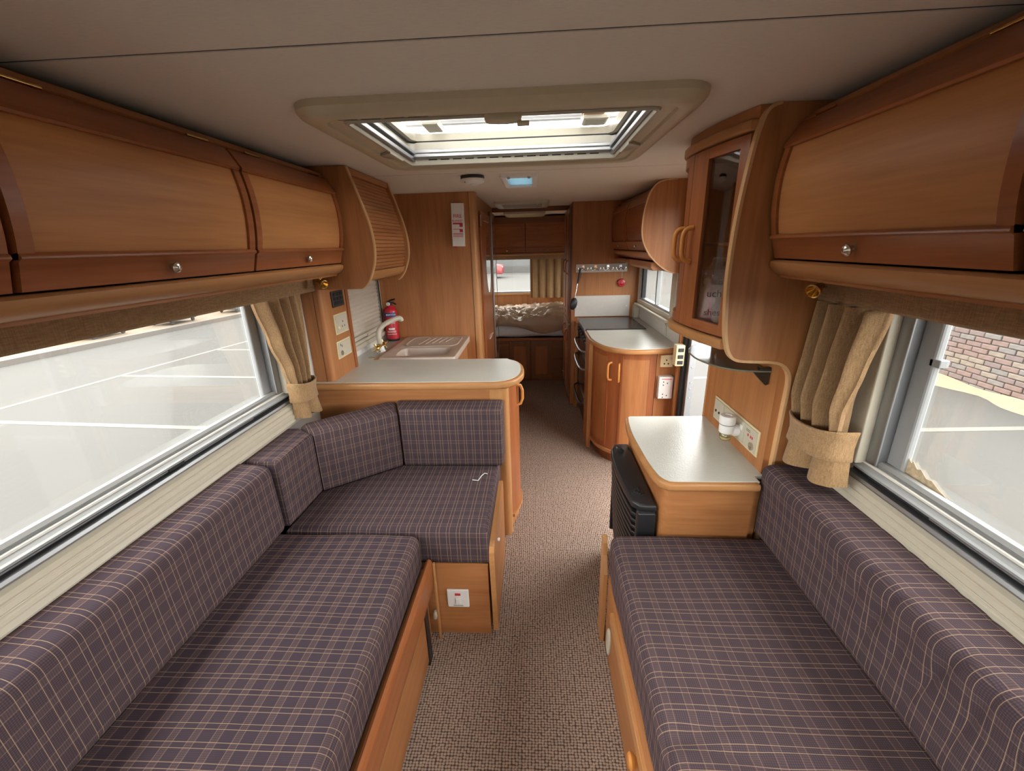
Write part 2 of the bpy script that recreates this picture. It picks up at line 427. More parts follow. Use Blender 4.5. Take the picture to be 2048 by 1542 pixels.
# ================================================================== THE SHELL
XL, XR, YF, YB, ZC = -1.13, .955, -.85, 5.9, 1.90
fl = struct(box('floor', (XL-.04, XR+.04), (YF-.04, YB+.04), (-.06, 0), M_carpet, bev=0), 'brown looped carpet running down the caravan aisle')
ceil = ES('ceiling')
SEAM1, SEAM2 = .891, 2.317
grid_wall('ceiling_panel', 'z', (ZC, ZC+.03), (XL-.04, XR+.04), (YF-.04, SEAM1-.004), [], M_ceil, ceil)
RLX, RLY = (-.525, .34), (1.245, 1.925)
grid_wall('ceiling_panel', 'z', (ZC, ZC+.03), (XL-.04, XR+.04), (SEAM1+.004, SEAM2-.003), [(RLX[0], RLX[1], RLY[0], RLY[1])], M_ceil, ceil)
VX, VY = (-.155, -.01), (2.44, 2.79)
grid_wall('ceiling_panel', 'z', (ZC, ZC+.03), (XL-.04, XR+.04), (SEAM2+.003, YB+.04), [(VX[0], VX[1], VY[0], VY[1])], M_ceil, ceil)
for ys in (SEAM1, SEAM2): box('seam_strip', (XL, XR), (ys-.006, ys+.006), (ZC+.002, ZC+.04), M_dark, ceil, 0)
SWIN = (4.92, 5.55, .95, 1.42)
LWIN = (-.55, 1.735, .955, 1.50)
wall_l = struct(grid_wall('wall_left', 'x', (XL-.04, XL), (YF-.04, YB+.04), (-.05, ZC), [LWIN, SWIN], M_wallw), 'white vinyl wall on the sink side')
RWIN = (-.55, 1.165, .925, 1.50); DOOR = (1.93, 2.60, -.05, 1.78); KWIN = (3.02, 3.96, 1.05, 1.36)
wall_r = struct(grid_wall('wall_right', 'x', (XR, XR+.04), (YF-.04, YB+.04), (-.05, ZC), [RWIN, DOOR, KWIN, SWIN], M_wallw), 'white vinyl wall on the hob side')
FWIN = (-.98, .80, .90, 1.33); BWIN = (-.66, .40, .93, 1.42)
struct(grid_wall('wall_front', 'y', (YF-.04, YF), (XL-.04, XR+.04), (-.05, ZC), [FWIN], M_wallw), 'white front wall behind the viewer')
struct(grid_wall('wall_rear', 'y', (YB, YB+.04), (XL-.04, XR+.04), (-.05, ZC), [BWIN], wl['z']), 'wood panelled wall at the bed end')

# ---- windows
def long_window(name, side, xw, win):
    """side: +1 right wall, -1 left wall; rails run along y"""
    w = ES(name); y0, y1, z0, z1 = win
    def q(d): return xw-side*d          # d = distance into the room
    def rail(nm, prof, mat, ya, yb, bev=0):
        return prism(nm, [(q(d), z) for d, z in prof], 'y', ya, yb, mat, w, 0)
    ye = y1+.0
    # cream blind cassette with ribs
    dz = z0-.955
    prof = [(0, .80), (.022, .803), (.040, .812), (.046, .826), (.040, .838), (.043, .842), (.043, .852), (.036, .858), (.038, .862), (.036, .874), (.030, .880), (.030, .893), (.018, .902), (0, .902)]
    o = rail('blind_cassette', [(d, z+dz) for d, z in prof], M_cream, y0-.05, y1+.055); 
    for k, (za, d) in enumerate(((.8405, .0415), (.860, .037), (.8775, .033))):
        rail('cassette_groove', [(d-.002, za+dz-.0018), (d+.0022, za+dz-.0018), (d+.0022, za+dz+.0012), (d-.002, za+dz+.0012)], M_shade, y0-.05, y1+.02)
    rail('lower_rail', [(0, .903+dz), (.024, .903+dz), (.027, .909+dz), (.024, .917+dz), (.006, .919+dz), (0, .919+dz)], M_alu, y0-.05, y1+.01)
    rail('rubber_slot', [(0, .919+dz), (.006, .920+dz), (.006, .932+dz), (0, .932+dz)], M_rubber, y0-.05, y1+.01)
    rail('guide_rail', [(.0, .924+dz), (.010, .924+dz), (.010, .928+dz), (0, .928+dz)], M_alu, y0-.05, y1-.25)
    rail('sill_channel', [(-.004, .933+dz), (.016, .933+dz), (.016, .939+dz), (.010, .942+dz), (-.012, .958+dz), (-.022, .958+dz), (-.022, .940+dz), (-.004, .940+dz)], M_greyframe, y0-.05, y1)
    rail('sill_lip', [(-.012, .958+dz), (-.008, .964+dz), (-.016, .972+dz), (-.030, .972+dz), (-.030, .958+dz)], M_sill, y0-.05, y1)
    box('catch', (min(q(0), q(.014)), max(q(0), q(.014))), (y1-.66, y1-.60), (.921+dz, .931+dz), M_black, w, .001)
    # jamb at the far end and frame round the pane
    box('jamb', (min(q(-.04), q(.022)), max(q(-.04), q(.022))), (y1-.012, y1+.05), (z0-.01, z1), M_cream, w, .004)
    box('frame_stile', (min(q(-.038), q(-.004)), max(q(-.038), q(-.004))), (y1-.052, y1-.012), (z0-.0, z1), M_alu, w, .003)
    box('pane_stile', (min(q(-.05), q(-.03)), max(q(-.05), q(-.03))), (y1-.105, y1-.050), (z0-.0, z1), M_greyframe, w, .006)
    box('near_jamb', (min(q(-.04), q(.022)), max(q(-.04), q(.022))), (y0-.05, y0+.012), (z0-.01, z1), M_cream, w, .004)
    box('head', (min(q(-.04), q(.022)), max(q(-.04), q(.022))), (y0-.05, y1+.05), (z1-.03, z1+.01), M_cream, w, .004)
    pv = prism('pane', [(q(-.040), z0-.01), (q(-.044), z0-.01), (q(-.048), z1), (q(-.044), z1)], 'y', y0, y1-.03, M_glass, w)
    return w, q
w1, ql = long_window('window_1', -1, XL, LWIN); w1['label'] = 'long window above the left bench with cream blind cassette'
w2, qr = long_window('window_2', 1, XR, RWIN); w2['label'] = 'long window above the right bench with cream blind cassette'
# maker's etched mark and tab on the right pane
box('pane_label', (qr(-.0395), qr(-.038)), (.625, .70), (1.0, 1.035), M_greyframe, w2, 0)
box('pane_tab', (qr(-.052), qr(-.030)), (1.045, 1.075), (1.235, 1.255), M_greyframe, w2, .002)
prism('sticker_scrap', [(1.062, .935), (1.062, .985), (1.05, .972), (1.046, .98), (1.03, .965), (1.02, .97), (1.0, .955), (.985, .958), (.96, .945), (.93, .935)], 'x', qr(-.0392), qr(-.0386), M_scrap, w2)
w3 = ES('window_3'); w3['label'] = 'sliding kitchen window beside the hob'
def frame_x(parent, xa, xb, y0, y1, z0, z1, t, mat):
    box('frame_rail', (xa, xb), (y0, y1), (z0, z0+t), mat, parent, .003); box('frame_rail', (xa, xb), (y0, y1), (z1-t, z1), mat, parent, .003)
    box('frame_stile', (xa, xb), (y0, y0+t), (z0+t, z1-t), mat, parent, .003); box('frame_stile', (xa, xb), (y1-t, y1), (z0+t, z1-t), mat, parent, .003)
frame_x(w3, XR-.02, XR+.012, KWIN[0]-.03, KWIN[1]+.03, KWIN[2]-.03, KWIN[3]+.03, .035, M_cream)
frame_x(w3, XR-.006, XR+.03, KWIN[0], KWIN[1], KWIN[2], KWIN[3], .022, M_alu)
box('mullion', (XR-.004, XR+.03), (3.44, 3.465), (KWIN[2], KWIN[3]), M_greyframe, w3, .003)
box('rubber_edge', (XR-.004, XR+.03), (3.89, 3.935), (KWIN[2]+.02, KWIN[3]-.02), M_rubber, w3, .003)
box('pane', (XR+.018, XR+.021), (KWIN[0], KWIN[1]), (KWIN[2], KWIN[3]), M_glass, w3, 0)
box('sill_ledge', (XR-.05, XR+.002), (KWIN[0]-.02, KWIN[1]+.02), (1.0, 1.022), M_cream, w3, .006)
w4 = ES('window_4'); w4['label'] = 'bedroom window over the bed'
def frame_y(parent, ya, yb, x0, x1, z0, z1, t, mat):
    box('frame_rail', (x0, x1), (ya, yb), (z0, z0+t), mat, parent, .003); box('frame_rail', (x0, x1), (ya, yb), (z1-t, z1), mat, parent, .003)
    box('frame_stile', (x0, x0+t), (ya, yb), (z0+t, z1-t), mat, parent, .003); box('frame_stile', (x1-t, x1), (ya, yb), (z0+t, z1-t), mat, parent, .003)
frame_y(w4, YB-.012, YB+.03, BWIN[0]-.01, BWIN[1]+.01, BWIN[2]-.01, BWIN[3]+.01, .03, M_alu)
box('pane', (BWIN[0], BWIN[1]), (YB+.018, YB+.022), (BWIN[2], BWIN[3]), M_glass, w4, 0)
box('sill_board', (-.70, .44), (YB-.03, YB), (.90, .925), we['x'], w4, .004)
w5 = ES('window_5'); w5['label'] = 'wide front window behind the viewer'
frame_y(w5, YF-.03, YF+.012, FWIN[0]-.01, FWIN[1]+.01, FWIN[2]-.01, FWIN[3]+.01, .03, M_cream)
box('pane', (FWIN[0], FWIN[1]), (YF-.026, YF-.022), (FWIN[2], FWIN[3]), M_glass, w5, 0)

for nm, xa, lab in (('window_7', XL, 'added bedroom side window on the sink side, out of view'), ('window_8', XR, 'added bedroom side window on the hob side, out of view')):  # unseen from the camera, added to brighten the bedroom
    w_ = ES(nm); w_['label'] = lab
    frame_x(w_, xa-.015, xa+.015, SWIN[0]-.02, SWIN[1]+.02, SWIN[2]-.02, SWIN[3]+.02, .03, M_alu)
    box('pane', (xa-.002, xa+.002), (SWIN[0], SWIN[1]), (SWIN[2], SWIN[3]), M_glass, w_, 0)

# ---- entrance doorway on the right
d1 = ES('door_1'); d1['label'] = 'open entrance doorway with black seal and grey metal frame'
box('jamb_post', (XR-.045, XR+.02), (2.665, 2.70), (0, 1.80), wl['z'], d1, .004)
box('rubber_seal', (XR-.03, XR+.035), (2.615, 2.665), (0, 1.78), M_rubber, d1, .006)
box('metal_frame', (XR-.01, XR+.030), (2.57, 2.615), (-.05, 1.78), M_alu, d1, .003)
box('head_rail', (XR-.02, XR+.06), (1.92, 2.62), (1.74, 1.80), M_alu, d1, .003)
box('near_frame', (XR+.0, XR+.05), (1.905, 1.945), (-.05, 1.78), M_alu, d1, .003)
for zz in (.60, .66, .70, .80, .88): lathe('screw', [(.006, 0), (.006, .003), (.002, .004)], (XR+.012, 2.57, zz), (0, -1, 0), M_greyframe, d1, 8)
box('door_leaf', (XR+.055, XR+.095), (1.24, 1.90), (-.03, 1.76), M_white, d1, .01)
sw = E('switch_block', 'cream switch block fixed to the doorway post', 'switch', (XR-.05, 2.66, .84))
box('housing', (XR-.085, XR-.03), (2.60, 2.66), (.80, .935), M_creamy, sw, .006)
for zz in (.825, .862, .905): box('rocker', (XR-.072, XR-.04), (2.593, 2.60), (zz-.012, zz+.012), M_black, sw, .002)

# ================================================================== ROOF FITTINGS
rl = E('roof_light', 'large cream framed roof light with an open acrylic lid', 'skylight', (-.09, 1.58, ZC))
def rrect(x0, x1, y0, y1, r, n=6):
    return arcpts(x1-r, y1-r, r, 0, 90, n)+arcpts(x0+r, y1-r, r, 90, 180, n)+arcpts(x0+r, y0+r, r, 180, 270, n)+arcpts(x1-r, y0+r, r, 270, 360, n)
def ringloft(name, spec, mat, parent, deg=30):
    """spec: (x0,x1,y0,y1,r,z) -> nested rounded rectangles"""
    return loft(name, [[(a, b, s_[5]) for a, b in rrect(*s_[:5])] for s_ in spec], mat, parent, caps=False, deg=deg)
ringloft('frame', [(-.615, .43, 1.155, 2.005, .085, ZC), (-.614, .429, 1.156, 2.004, .085, ZC-.016), (-.604, .419, 1.166, 1.994, .08, ZC-.028), (-.588, .403, 1.180, 1.980, .075, ZC-.036), (-.570, .385, 1.196, 1.966, .065, ZC-.038),
                   (-.552, .367, 1.214, 1.950, .055, ZC-.034), (-.548, .363, 1.218, 1.946, .05, ZC-.026), (-.540, .355, 1.228, 1.935, .05, ZC-.026), (-.508, .325, 1.262, 1.905, .02, ZC-.024), (-.505, .322, 1.265, 1.902, .018, ZC-.018), (-.507, .324, 1.263, 1.904, .018, ZC)], M_roofl, rl)
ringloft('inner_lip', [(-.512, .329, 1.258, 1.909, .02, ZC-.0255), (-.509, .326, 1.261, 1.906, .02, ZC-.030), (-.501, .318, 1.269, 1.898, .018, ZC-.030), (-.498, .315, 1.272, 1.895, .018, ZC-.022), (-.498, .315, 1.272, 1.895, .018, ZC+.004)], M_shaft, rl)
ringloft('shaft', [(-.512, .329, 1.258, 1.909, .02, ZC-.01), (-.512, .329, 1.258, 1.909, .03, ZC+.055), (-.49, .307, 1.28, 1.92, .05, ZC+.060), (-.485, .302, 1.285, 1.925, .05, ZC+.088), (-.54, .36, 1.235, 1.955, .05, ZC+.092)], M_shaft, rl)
ringloft('seal', [(-.505, .322, 1.262, 1.911, .03, ZC+.052), (-.503, .320, 1.265, 1.908, .03, ZC+.056), (-.505, .322, 1.262, 1.911, .03, ZC+.060)], M_rubber, rl)
for xx, nx in ((-.497, 1), (.314, -1)):
    box('side_channel', (min(xx, xx+nx*.014), max(xx, xx+nx*.014)), (1.275, 1.893), (ZC-.018, ZC-.004), M_alu, rl, .002)
    box('side_channel', (min(xx, xx+nx*.02), max(xx, xx+nx*.02)), (1.275, 1.893), (ZC+.004, ZC+.016), M_alu, rl, .002)
box('blind_bar', (-.497, .314), (1.868, 1.884), (ZC-.006, ZC+.006), M_alu, rl, .002)
box('blind_bar', (-.497, .314), (1.884, 1.893), (ZC+.012, ZC+.024), M_alu, rl, .002)
for k in range(14):
    box('vent_slot', (-.43+.05*k, -.395+.05*k), (1.8935, 1.8955), (ZC-.0135, ZC-.010), M_dark, rl, 0)
for k in range(4):
    box('vent_slot', (-.51+.062*k, -.458+.062*k), (1.222, 1.232), (ZC-.0305, ZC-.0265), M_dark, rl, 0)
prism('catch', arcpts(-.08, 1.258, .048, 0, 180, 8, .022)[::1]+[(-.128, 1.238), (-.032, 1.238)], 'z', ZC-.046, ZC-.022, M_roofl, rl, .006, 2, True)
box('catch_button', (-.045, -.012), (1.245, 1.272), (ZC-.053, ZC-.045), M_roofl, rl, .003)
for xx, s_ in ((-.512, -1), (.329, 1)):
    prism('finger_pull', [(xx-s_*.012, 1.62), (xx+s_*.012, 1.64), (xx+s_*.036, 1.665), (xx+s_*.04, 1.69), (xx+s_*.026, 1.715), (xx+s_*.004, 1.735), (xx-s_*.012, 1.775)], 'z', ZC-.036, ZC-.022, M_shaft, rl, .004, 2, True)
# lid, propped open at the front edge
prism('lid', [(1.20, 2.13), (1.21, 2.115), (1.95, 2.03), (1.965, 2.04), (1.9, 2.075), (1.58, 2.13), (1.3, 2.15)], 'x', -.55, .37, M_lid, rl, .01)
ringloft('lid_rim', [(-.555, .375, 1.915, 1.965, .02, 2.022), (-.555, .375, 1.915, 1.965, .02, 2.032), (-.535, .355, 1.925, 1.955, .012, 2.032), (-.535, .355, 1.925, 1.955, .012, 2.022), (-.555, .375, 1.915, 1.965, .02, 2.022)], M_greyframe, rl)
tube('lid_stay', [(-.40, 1.80, 2.0), (-.415, 1.70, 2.05), (-.425, 1.62, 2.085)], .007, M_amber, rl)
box('stay_bracket', (-.425, -.36), (1.78, 1.905), (1.985, 2.012), M_shaft, rl, .008)
box('stay_bracket', (.18, .28), (1.80, 1.905), (1.985, 2.03), M_shaft, rl, .012)
prism('stay_bracket', arcpts(.22, 1.80, .04, 180, 360, 8)+[(.26, 1.84), (.18, 1.84)], 'z', 2.0, 2.06, M_amber, rl, .004)

sm = E('smoke_alarm', 'round white smoke alarm on the ceiling', 'smoke alarm', (-.325, 2.42, ZC))
lathe('base', [(.05, 0), (.062, -.003), (.062, -.014), (.05, -.016)], (-.325, 2.42, ZC), (0, 0, 1), M_black, sm, 28)
lathe('cover', [(.058, -.014), (.064, -.018), (.063, -.028), (.05, -.036), (.03, -.041), (.0, -.042)], (-.325, 2.42, ZC), (0, 0, 1), M_white, sm, 28)
lathe('sensor_grille', [(.020, -.040), (.020, -.044), (.016, -.046), (0, -.046)], (-.32, 2.41, ZC), (0, 0, 1), M_white, sm, 16)
box('test_led', (-.363, -.357), (2.375, 2.381), (ZC-.036, ZC-.0335), M_ink, sm, 0)
vt = E('roof_vent', 'small square roof vent with a pale blue pane', 'roof vent', (-.08, 2.61, ZC))
ringloft('frame', [(-.182, .018, 2.39, 2.84, .012, ZC), (-.18, .016, 2.392, 2.838, .012, ZC-.014), (-.172, .008, 2.40, 2.83, .01, ZC-.018), (-.150, -.014, 2.445, 2.785, .006, ZC-.016), (-.148, -.016, 2.447, 2.783, .006, ZC+.03)], M_white, vt)
box('pane', (-.152, -.012), (2.443, 2.787), (ZC-.006, ZC-.003), M_ventpane, vt, 0)
for xx in (-.135, -.03): lathe('clip', [(.008, 0), (.008, -.008), (.003, -.010)], (xx, 2.40, ZC-.015), (0, 0, 1), M_nickel, vt, 10)
v2 = E('louvre_vent', 'cream louvred roof vent before the bedroom doorway', 'roof vent', (-.12, 4.06, ZC))
ringloft('frame', [(-.35, .12, 3.80, 4.30, .03, ZC), (-.348, .118, 3.802, 4.298, .03, ZC-.018), (-.335, .105, 3.815, 4.285, .03, ZC-.024), (-.29, .06, 3.87, 4.24, .01, ZC-.022), (-.288, .058, 3.872, 4.238, .01, ZC-.002)], M_cream, v2)
box('back_plate', (-.30, .07), (3.86, 4.25), (ZC-.004, ZC-.001), M_dark, v2, 0)
for k in range(7): prism('louvre', [(3.885+.051*k, ZC-.004), (3.89+.051*k, ZC-.004), (3.918+.051*k, ZC-.020), (3.913+.051*k, ZC-.020)], 'x', -.285, .055, M_cream if k % 2 else M_greyframe, v2)
for xx in (-.25, .02): lathe('knob', [(.008, 0), (.01, -.010), (.006, -.018)], (xx, 3.85, ZC-.02), (0, 0, 1), M_cream, v2, 10)
lt = E('ceiling_lamp', 'long rounded ceiling lamp over the bed', 'lamp', (-.11, 4.95, ZC))
prism('diffuser', rrect(-.33, .11, 4.62, 5.2, .10), 'z', ZC-.05, ZC-.004, M_roofl, lt, .015, 3, True)
box('base', (-.30, .08), (4.66, 5.16), (ZC-.006, ZC), M_white, lt, 0)
box('trim_1', (-.42, .345), (4.42, 4.46), (ZC-.042, ZC), wd['x'], None, .004); bpy.data.objects['trim_1']['kind'] = 'structure'; bpy.data.objects['trim_1']['label'] = 'dark rail across the bedroom doorway'

# ================================================================== OVERHEAD LOCKERS
def knob(parent, loc, axis, r=.0135):
    return lathe('knob', [(r*.55, 0), (r*.5, .008), (r*.8, .011), (r*1.0, .013), (r*1.0, .016), (r*.8, .019), (r*.72, .0185), (r*.4, .022), (0, .023)], loc, axis, M_nickel, parent, 20)
def locker(name, label, side, xw, doors, y_end, knob_r=.0135, frame=None, panel=None, top=1.847, z_off=0):
    """curved-front overhead locker run; d = distance from the side wall"""
    L = E(name, label, 'locker', (xw-side*.12, sum(doors[0])/2, 1.43))
    def q(d): return xw-side*d
    frame = frame or wr['y']; panel = panel or wp
    ya, yb = min(d[0] for d in doors)-.02, y_end
    # carcass (top board, base board, lip) and a block of painted shade
    prism('top_rail', [(q(.150), 1.868), (q(.178), 1.876), (q(.190), 1.872), (q(.212), top+.006), (q(.206), top), (q(.150), top)], 'y', ya, yb, wl['y'], L)
    prism('base_board', [(q(.0), 1.427), (q(.205), 1.437), (q(.205), 1.452), (q(.0), 1.452)], 'y', ya, yb, wl['y'], L)
    lip = [(q(.200), 1.489)]+[(q(d), z) for d, z in ((.232, 1.489), (.240, 1.483), (.240, 1.472), (.234, 1.462), (.220, 1.450), (.195, 1.440), (.14, 1.434), (.14, 1.446), (.195, 1.455))]
    o = prism('front_lip', lip, 'y', ya, yb, we['y'], L); smooth_angle(o, 40)
    prism('inner_shade', [(q(.02), 1.455), (q(.20), 1.455), (q(.205), 1.65), (q(.18), top-.005), (q(.02), top-.005)], 'y', ya, yb, M_dark, L)  # near-black block: shade of the gap behind the doors put into colour
    for y0, y1 in doors:
        y0, y1 = y0+.004, y1-.004
        pan = [Vector((d, z)) for d, z in spline([(.2475, 1.792), (.2605, 1.72), (.2625, 1.655), (.257, 1.595), (.247, 1.548)], 6)]
        pp = [(q(p.x-.004), p.y) for p in pan]+[(q(p.x-.020), p.y) for p in pan[::-1]]
        D = prism('door', pp, 'y', y0+.018, y1-.018, panel, L); smooth_angle(D, 30)
        # frame members: the two rails and the curved stiles
        top_r = [(.210, top-.001), (.2245, top-.004), (.2555, 1.793), (.2575, 1.788), (.2545, 1.783), (.246, 1.783), (.205, top-.012)]
        bot_r = [(.2510, 1.560), (.2565, 1.556), (.2570, 1.550), (.2490, 1.545), (.2335, 1.494), (.217, 1.494), (.235, 1.556)]
        o1 = prism('top_rail', [(q(d), z) for d, z in top_r], 'y', y0, y1, frame, D); smooth_angle(o1, 50)
        o2 = prism('bottom_rail', [(q(d), z) for d, z in bot_r], 'y', y0, y1, frame, D); smooth_angle(o2, 50)
        for a, b in ((y0, y0+.026), (y1-.026, y1)):
            st = [(q(p.x+.0035), p.y) for p in pan]+[(q(p.x-.022), p.y) for p in pan[::-1]]
            s3 = prism('stile', st, 'y', a, b, frame, D); smooth_angle(s3, 30)
        knob(D, (q(.2405), (y0+y1)/2, 1.524), (-side, 0, -.28), knob_r)
        for yh in (y0+.09, y1-.13): tube('hinge', [(q(.2155), yh, top+.003), (q(.2155), yh+.075, top+.003)], .0035, M_brass, D, 8)
    return L, q
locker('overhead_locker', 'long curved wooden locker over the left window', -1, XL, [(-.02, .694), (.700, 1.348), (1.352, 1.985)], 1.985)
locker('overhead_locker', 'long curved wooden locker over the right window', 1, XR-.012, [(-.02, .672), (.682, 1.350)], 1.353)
# pelmets
def pelmet(side, xw, y1, label):
    def q(d): return xw-side*d
    o = prism('pelmet', [(q(.070), 1.369), (q(.082), 1.368), (q(.086), 1.374), (q(.086), 1.430), (q(.070), 1.430)], 'y', -.6, y1, M_curt)
    return tag(o, label, 'pelmet')
pelmet(-1, XL, 1.985, 'brown fabric pelmet board above the left window')
pelmet(1, XR-.01, 1.353, 'brown fabric pelmet board above the right window')
def spot(x, y, side, label):
    s_ = E('spot_lamp', label, 'lamp', (x, y, 1.432))
    lathe('base', [(.016, 0), (.016, -.004), (.006, -.006), (.005, -.016)], (x, y, 1.434), (0, 0, 1), M_brass, s_, 16)
    lathe('head', [(.004, -.016), (.010, -.010), (.012, .002), (.018, .016), (.021, .030), (.017, .031), (.008, .012)], (x-side*.004, y-.006, 1.414), (-side*.75, -.45, -.35), M_brass, s_, 18)
    tube('switch_stem', [(x+side*.01, y, 1.414), (x+side*.024, y+.004, 1.412)], .003, M_brass, s_)
spot(-.985, 1.93, -1, 'small brass spotlight under the left locker')
spot(.815, 1.285, 1, 'small brass spotlight under the right locker')

# ================================================================== CURTAINS
def curtain(name, label, xc, side, rows, folds, amp, band, hem, ph=0., nu=90):
    C = E(name, label, 'curtain', (xc, (rows[-1][1]+rows[-1][2])/2, rows[-1][0]))
    def row_at(z):
        for a, b in zip(rows, rows[1:]):
            if a[0] >= z >= b[0]:
                t = (a[0]-z)/(a[0]-b[0]); t2 = t*t*(3-2*t)
                return [a[i]+(b[i]-a[i])*(t2 if i in (1, 2) else t) for i in range(len(a))]
        return rows[-1]
    def sheet(nm, z0, z1, nz, th, grow, am, slope):
        front, back = [], []
        for k in range(nz+1):
            z = z0+(z1-z0)*k/nz; r = row_at(z); f_, b_ = [], []
            for j in range(nu+1):
                u = j/nu
                a = am*r[3]
                wv = math.sin(2*math.pi*folds*u+ph+.9*math.sin(5*u+3*z))+.35*math.sin(2*math.pi*folds*2.3*u+1.1+2*z)
                x = xc-side*(grow+a*(1+wv)*.5+.006*math.sin(math.pi*u))
                y = r[1]+(r[2]-r[1])*u
                zz = z+slope*(u-.5)
                f_.append(Vector((x, y, zz))); b_.append(Vector((x+side*th, y, zz)))
            front.append(f_); back.append(b_)
        rings = [f_+b_[::-1] for f_, b_ in zip(front, back)]
        return loft(nm, rings, M_curt, C, caps=True, deg=60)
    zb0, zb1, sl = band
    zd = zb1+.02
    sheet('drape', rows[0][0], zd, 44, .012, 0, amp, 0)
    # flared hem below the tie: two soft lobes
    r = row_at(zb1); rl_ = rows[-1]; f_, rings = folds, []
    nh = 60
    for k in range(13):
        t = k/12; z = zb1+.02+(rl_[0]-zb1-.02)*t
        y0 = r[1]+(rl_[1]-r[1])*t; y1 = r[2]+(rl_[2]-r[2])*t
        fr, bk = [], []
        for j in range(nh+1):
            u = j/nh; lobe = abs(math.sin(math.pi*(1.7*u+.12)))
            dep = .012+(hem+.012*t)*(.35+.65*lobe)
            zz = z+sl*(u-.5)-.010*t*lobe
            fr.append(Vector((xc-side*dep, y0+(y1-y0)*u, zz))); bk.append(Vector((xc-side*.001, y0+(y1-y0)*u, zz)))
        rings.append(fr+bk[::-1])
    loft('hem', rings, M_curt, C, caps=True, deg=60)
    # tie-back cuff wrapped round the gathered cloth
    r = row_at((zb0+zb1)/2); y0, y1 = r[1]-.010, r[2]+.010; dd = amp*r[3]+.024
    rings = []
    for z, g in ((zb0, .006), (zb0-.003, .008), (zb0-.02, .004), ((zb0+zb1)/2, 0), (zb1+.02, .002), (zb1+.003, .004), (zb1, .002)):
        fr, bk = [], []
        for k in range(33):
            a = math.pi*k/32
            yy = (y0+y1)/2-((y1-y0)/2+g)*math.cos(a); dp = .006+(dd+g)*math.sin(a)**.55
            zz = z+sl*(k/32-.5)+(.012*math.cos(a)**2 if z > (zb0+zb1)/2 else 0)
            fr.append(Vector((xc-side*dp, yy, zz))); bk.append(Vector((xc-side*max(dp-.006, 0), yy, zz)))
        rings.append(fr+bk[::-1])
    loft('tieback', rings, M_curt, C, caps=True, deg=50)
    return C
curtain('curtain', 'tan curtain tied back beside the left window', -1.090, -1,
        [(1.368, 1.585, 1.850, 1), (1.20, 1.625, 1.845, 1.1), (1.06, 1.668, 1.842, 1.1), (.985, 1.690, 1.842, .9), (.93, 1.705, 1.845, .8), (.885, 1.705, 1.848, 1.0), (.832, 1.700, 1.862, 1.3)], 3.3, .040, (.985, .905, -.014), .034)
curtain('curtain', 'tan curtain tied back beside the right window', .900, 1,
        [(1.368, 1.095, 1.336, 1), (1.20, 1.115, 1.333, 1.15), (1.08, 1.130, 1.336, 1.25), (1.0, 1.135, 1.336, 1.0), (.95, 1.135, 1.336, 1.0), (.90, 1.125, 1.340, 1.15), (.852, 1.115, 1.342, 1.35)], 3.1, .055, (1.01, .925, -.016), .050, .8)

# ================================================================== LEFT BENCH AND CUSHIONS
def wrin(p, amp=.004, sc=4.0): return noise.noise(Vector((p.x*sc, p.y*sc, p.z*sc)))*amp
def sat(p):
    t = max(0, min(1, (p.z-.36)/.16))
    return Vector((p.x, p.y, p.z+t*wrin(p, .007, 3.5)))
bb = E('bench_base', 'wooden storage bench under the left seat with a red-brown front board', 'bench', (-.78, .36, 0))
box('carcass', (-1.12, -.445), (-.6, 1.315), (0, .355), wl['y'], bb, 0)
fb = prism('front_board', [(-.440, .03), (-.424, .03), (-.424, .275), (-.440, .275)], 'y', -.6, 1.19, wl['y'], bb)
prism('top_rail', [(-.446, .268), (-.417, .268), (-.414, .275), (-.411, .385), (-.416, .398), (-.424, .402), (-.432, .398), (-.446, .36)], 'y', -.6, 1.318, wr['y'], bb, 0)
prism('rail_bead', [(-.4235, .262), (-.4165, .262), (-.4165, .272), (-.4235, .272)], 'y', -.6, 1.19, wd['y'], bb)
tube('handle', [(-.424, .60, .215), (-.408, .605, .222), (-.404, .63, .226), (-.404, .68, .226), (-.408, .705, .222), (-.424, .71, .215)], .008, wh, bb, 10)
box('leg', (-.437, -.421), (1.195, 1.235), (0, .27), M_black, bb, .002)
box('pale_lath', (-.412, -.402), (1.312, 1.324), (0, .385), we['z'], bb, .003)
box('carpet_tag', (-.444, -.438), (1.245, 1.262), (.335, .352), M_blue, bb, 0)
tube('catch', [(-.425, 1.328, .10), (-.418, 1.322, .125), (-.418, 1.318, .145)], [.010, .013, .006], M_cream, bb, 10)
c = rbox('seat_cushion', (-1.10, -.446), (-.6, 1.325), (.358, .522), .034, M_plaid, None, .035, sat, 'y')
tag(c, 'long purple plaid seat cushion on the left bench', 'cushion')
def lback(p):
    t = max(0, (p.z-.5)/.32)
    return Vector((p.x+.012*(1-t)*(1 if p.x > -1.05 else 0)+wrin(p, .004), p.y, p.z+.016*t*(-.97-p.x)/.15))
c = rbox('back_cushion', (-1.122, -.975), (-.6, 1.336), (.524, .808), .034, M_plaid, None, .03, lback, 'y')
tag(c, 'long purple plaid back cushion along the left window', 'cushion')
def pcush(pts, z0, z1, label, along, bev=.022):
    o = prism('back_cushion', pts, 'z', z0, z1, M_plaid, None, bev, 3)
    # round the upright edges a little too
    boxuv(o, along); smooth_angle(o, 40)
    return tag(o, label, 'cushion')
pcush([(-1.118, 1.341), (-.966, 1.341), (-.956, 1.588), (-1.045, 1.652), (-1.118, 1.652)], .523, .812, 'short plaid back cushion between the long back cushion and the corner', 'y', .016)
pcush([(-.953, 1.592), (-.662, 1.823), (-.714, 1.968), (-.76, 1.968), (-1.045, 1.700), (-1.045, 1.658)], .523, .815, 'angled plaid back cushion in the corner of the left bench', (.783, .622), .016)
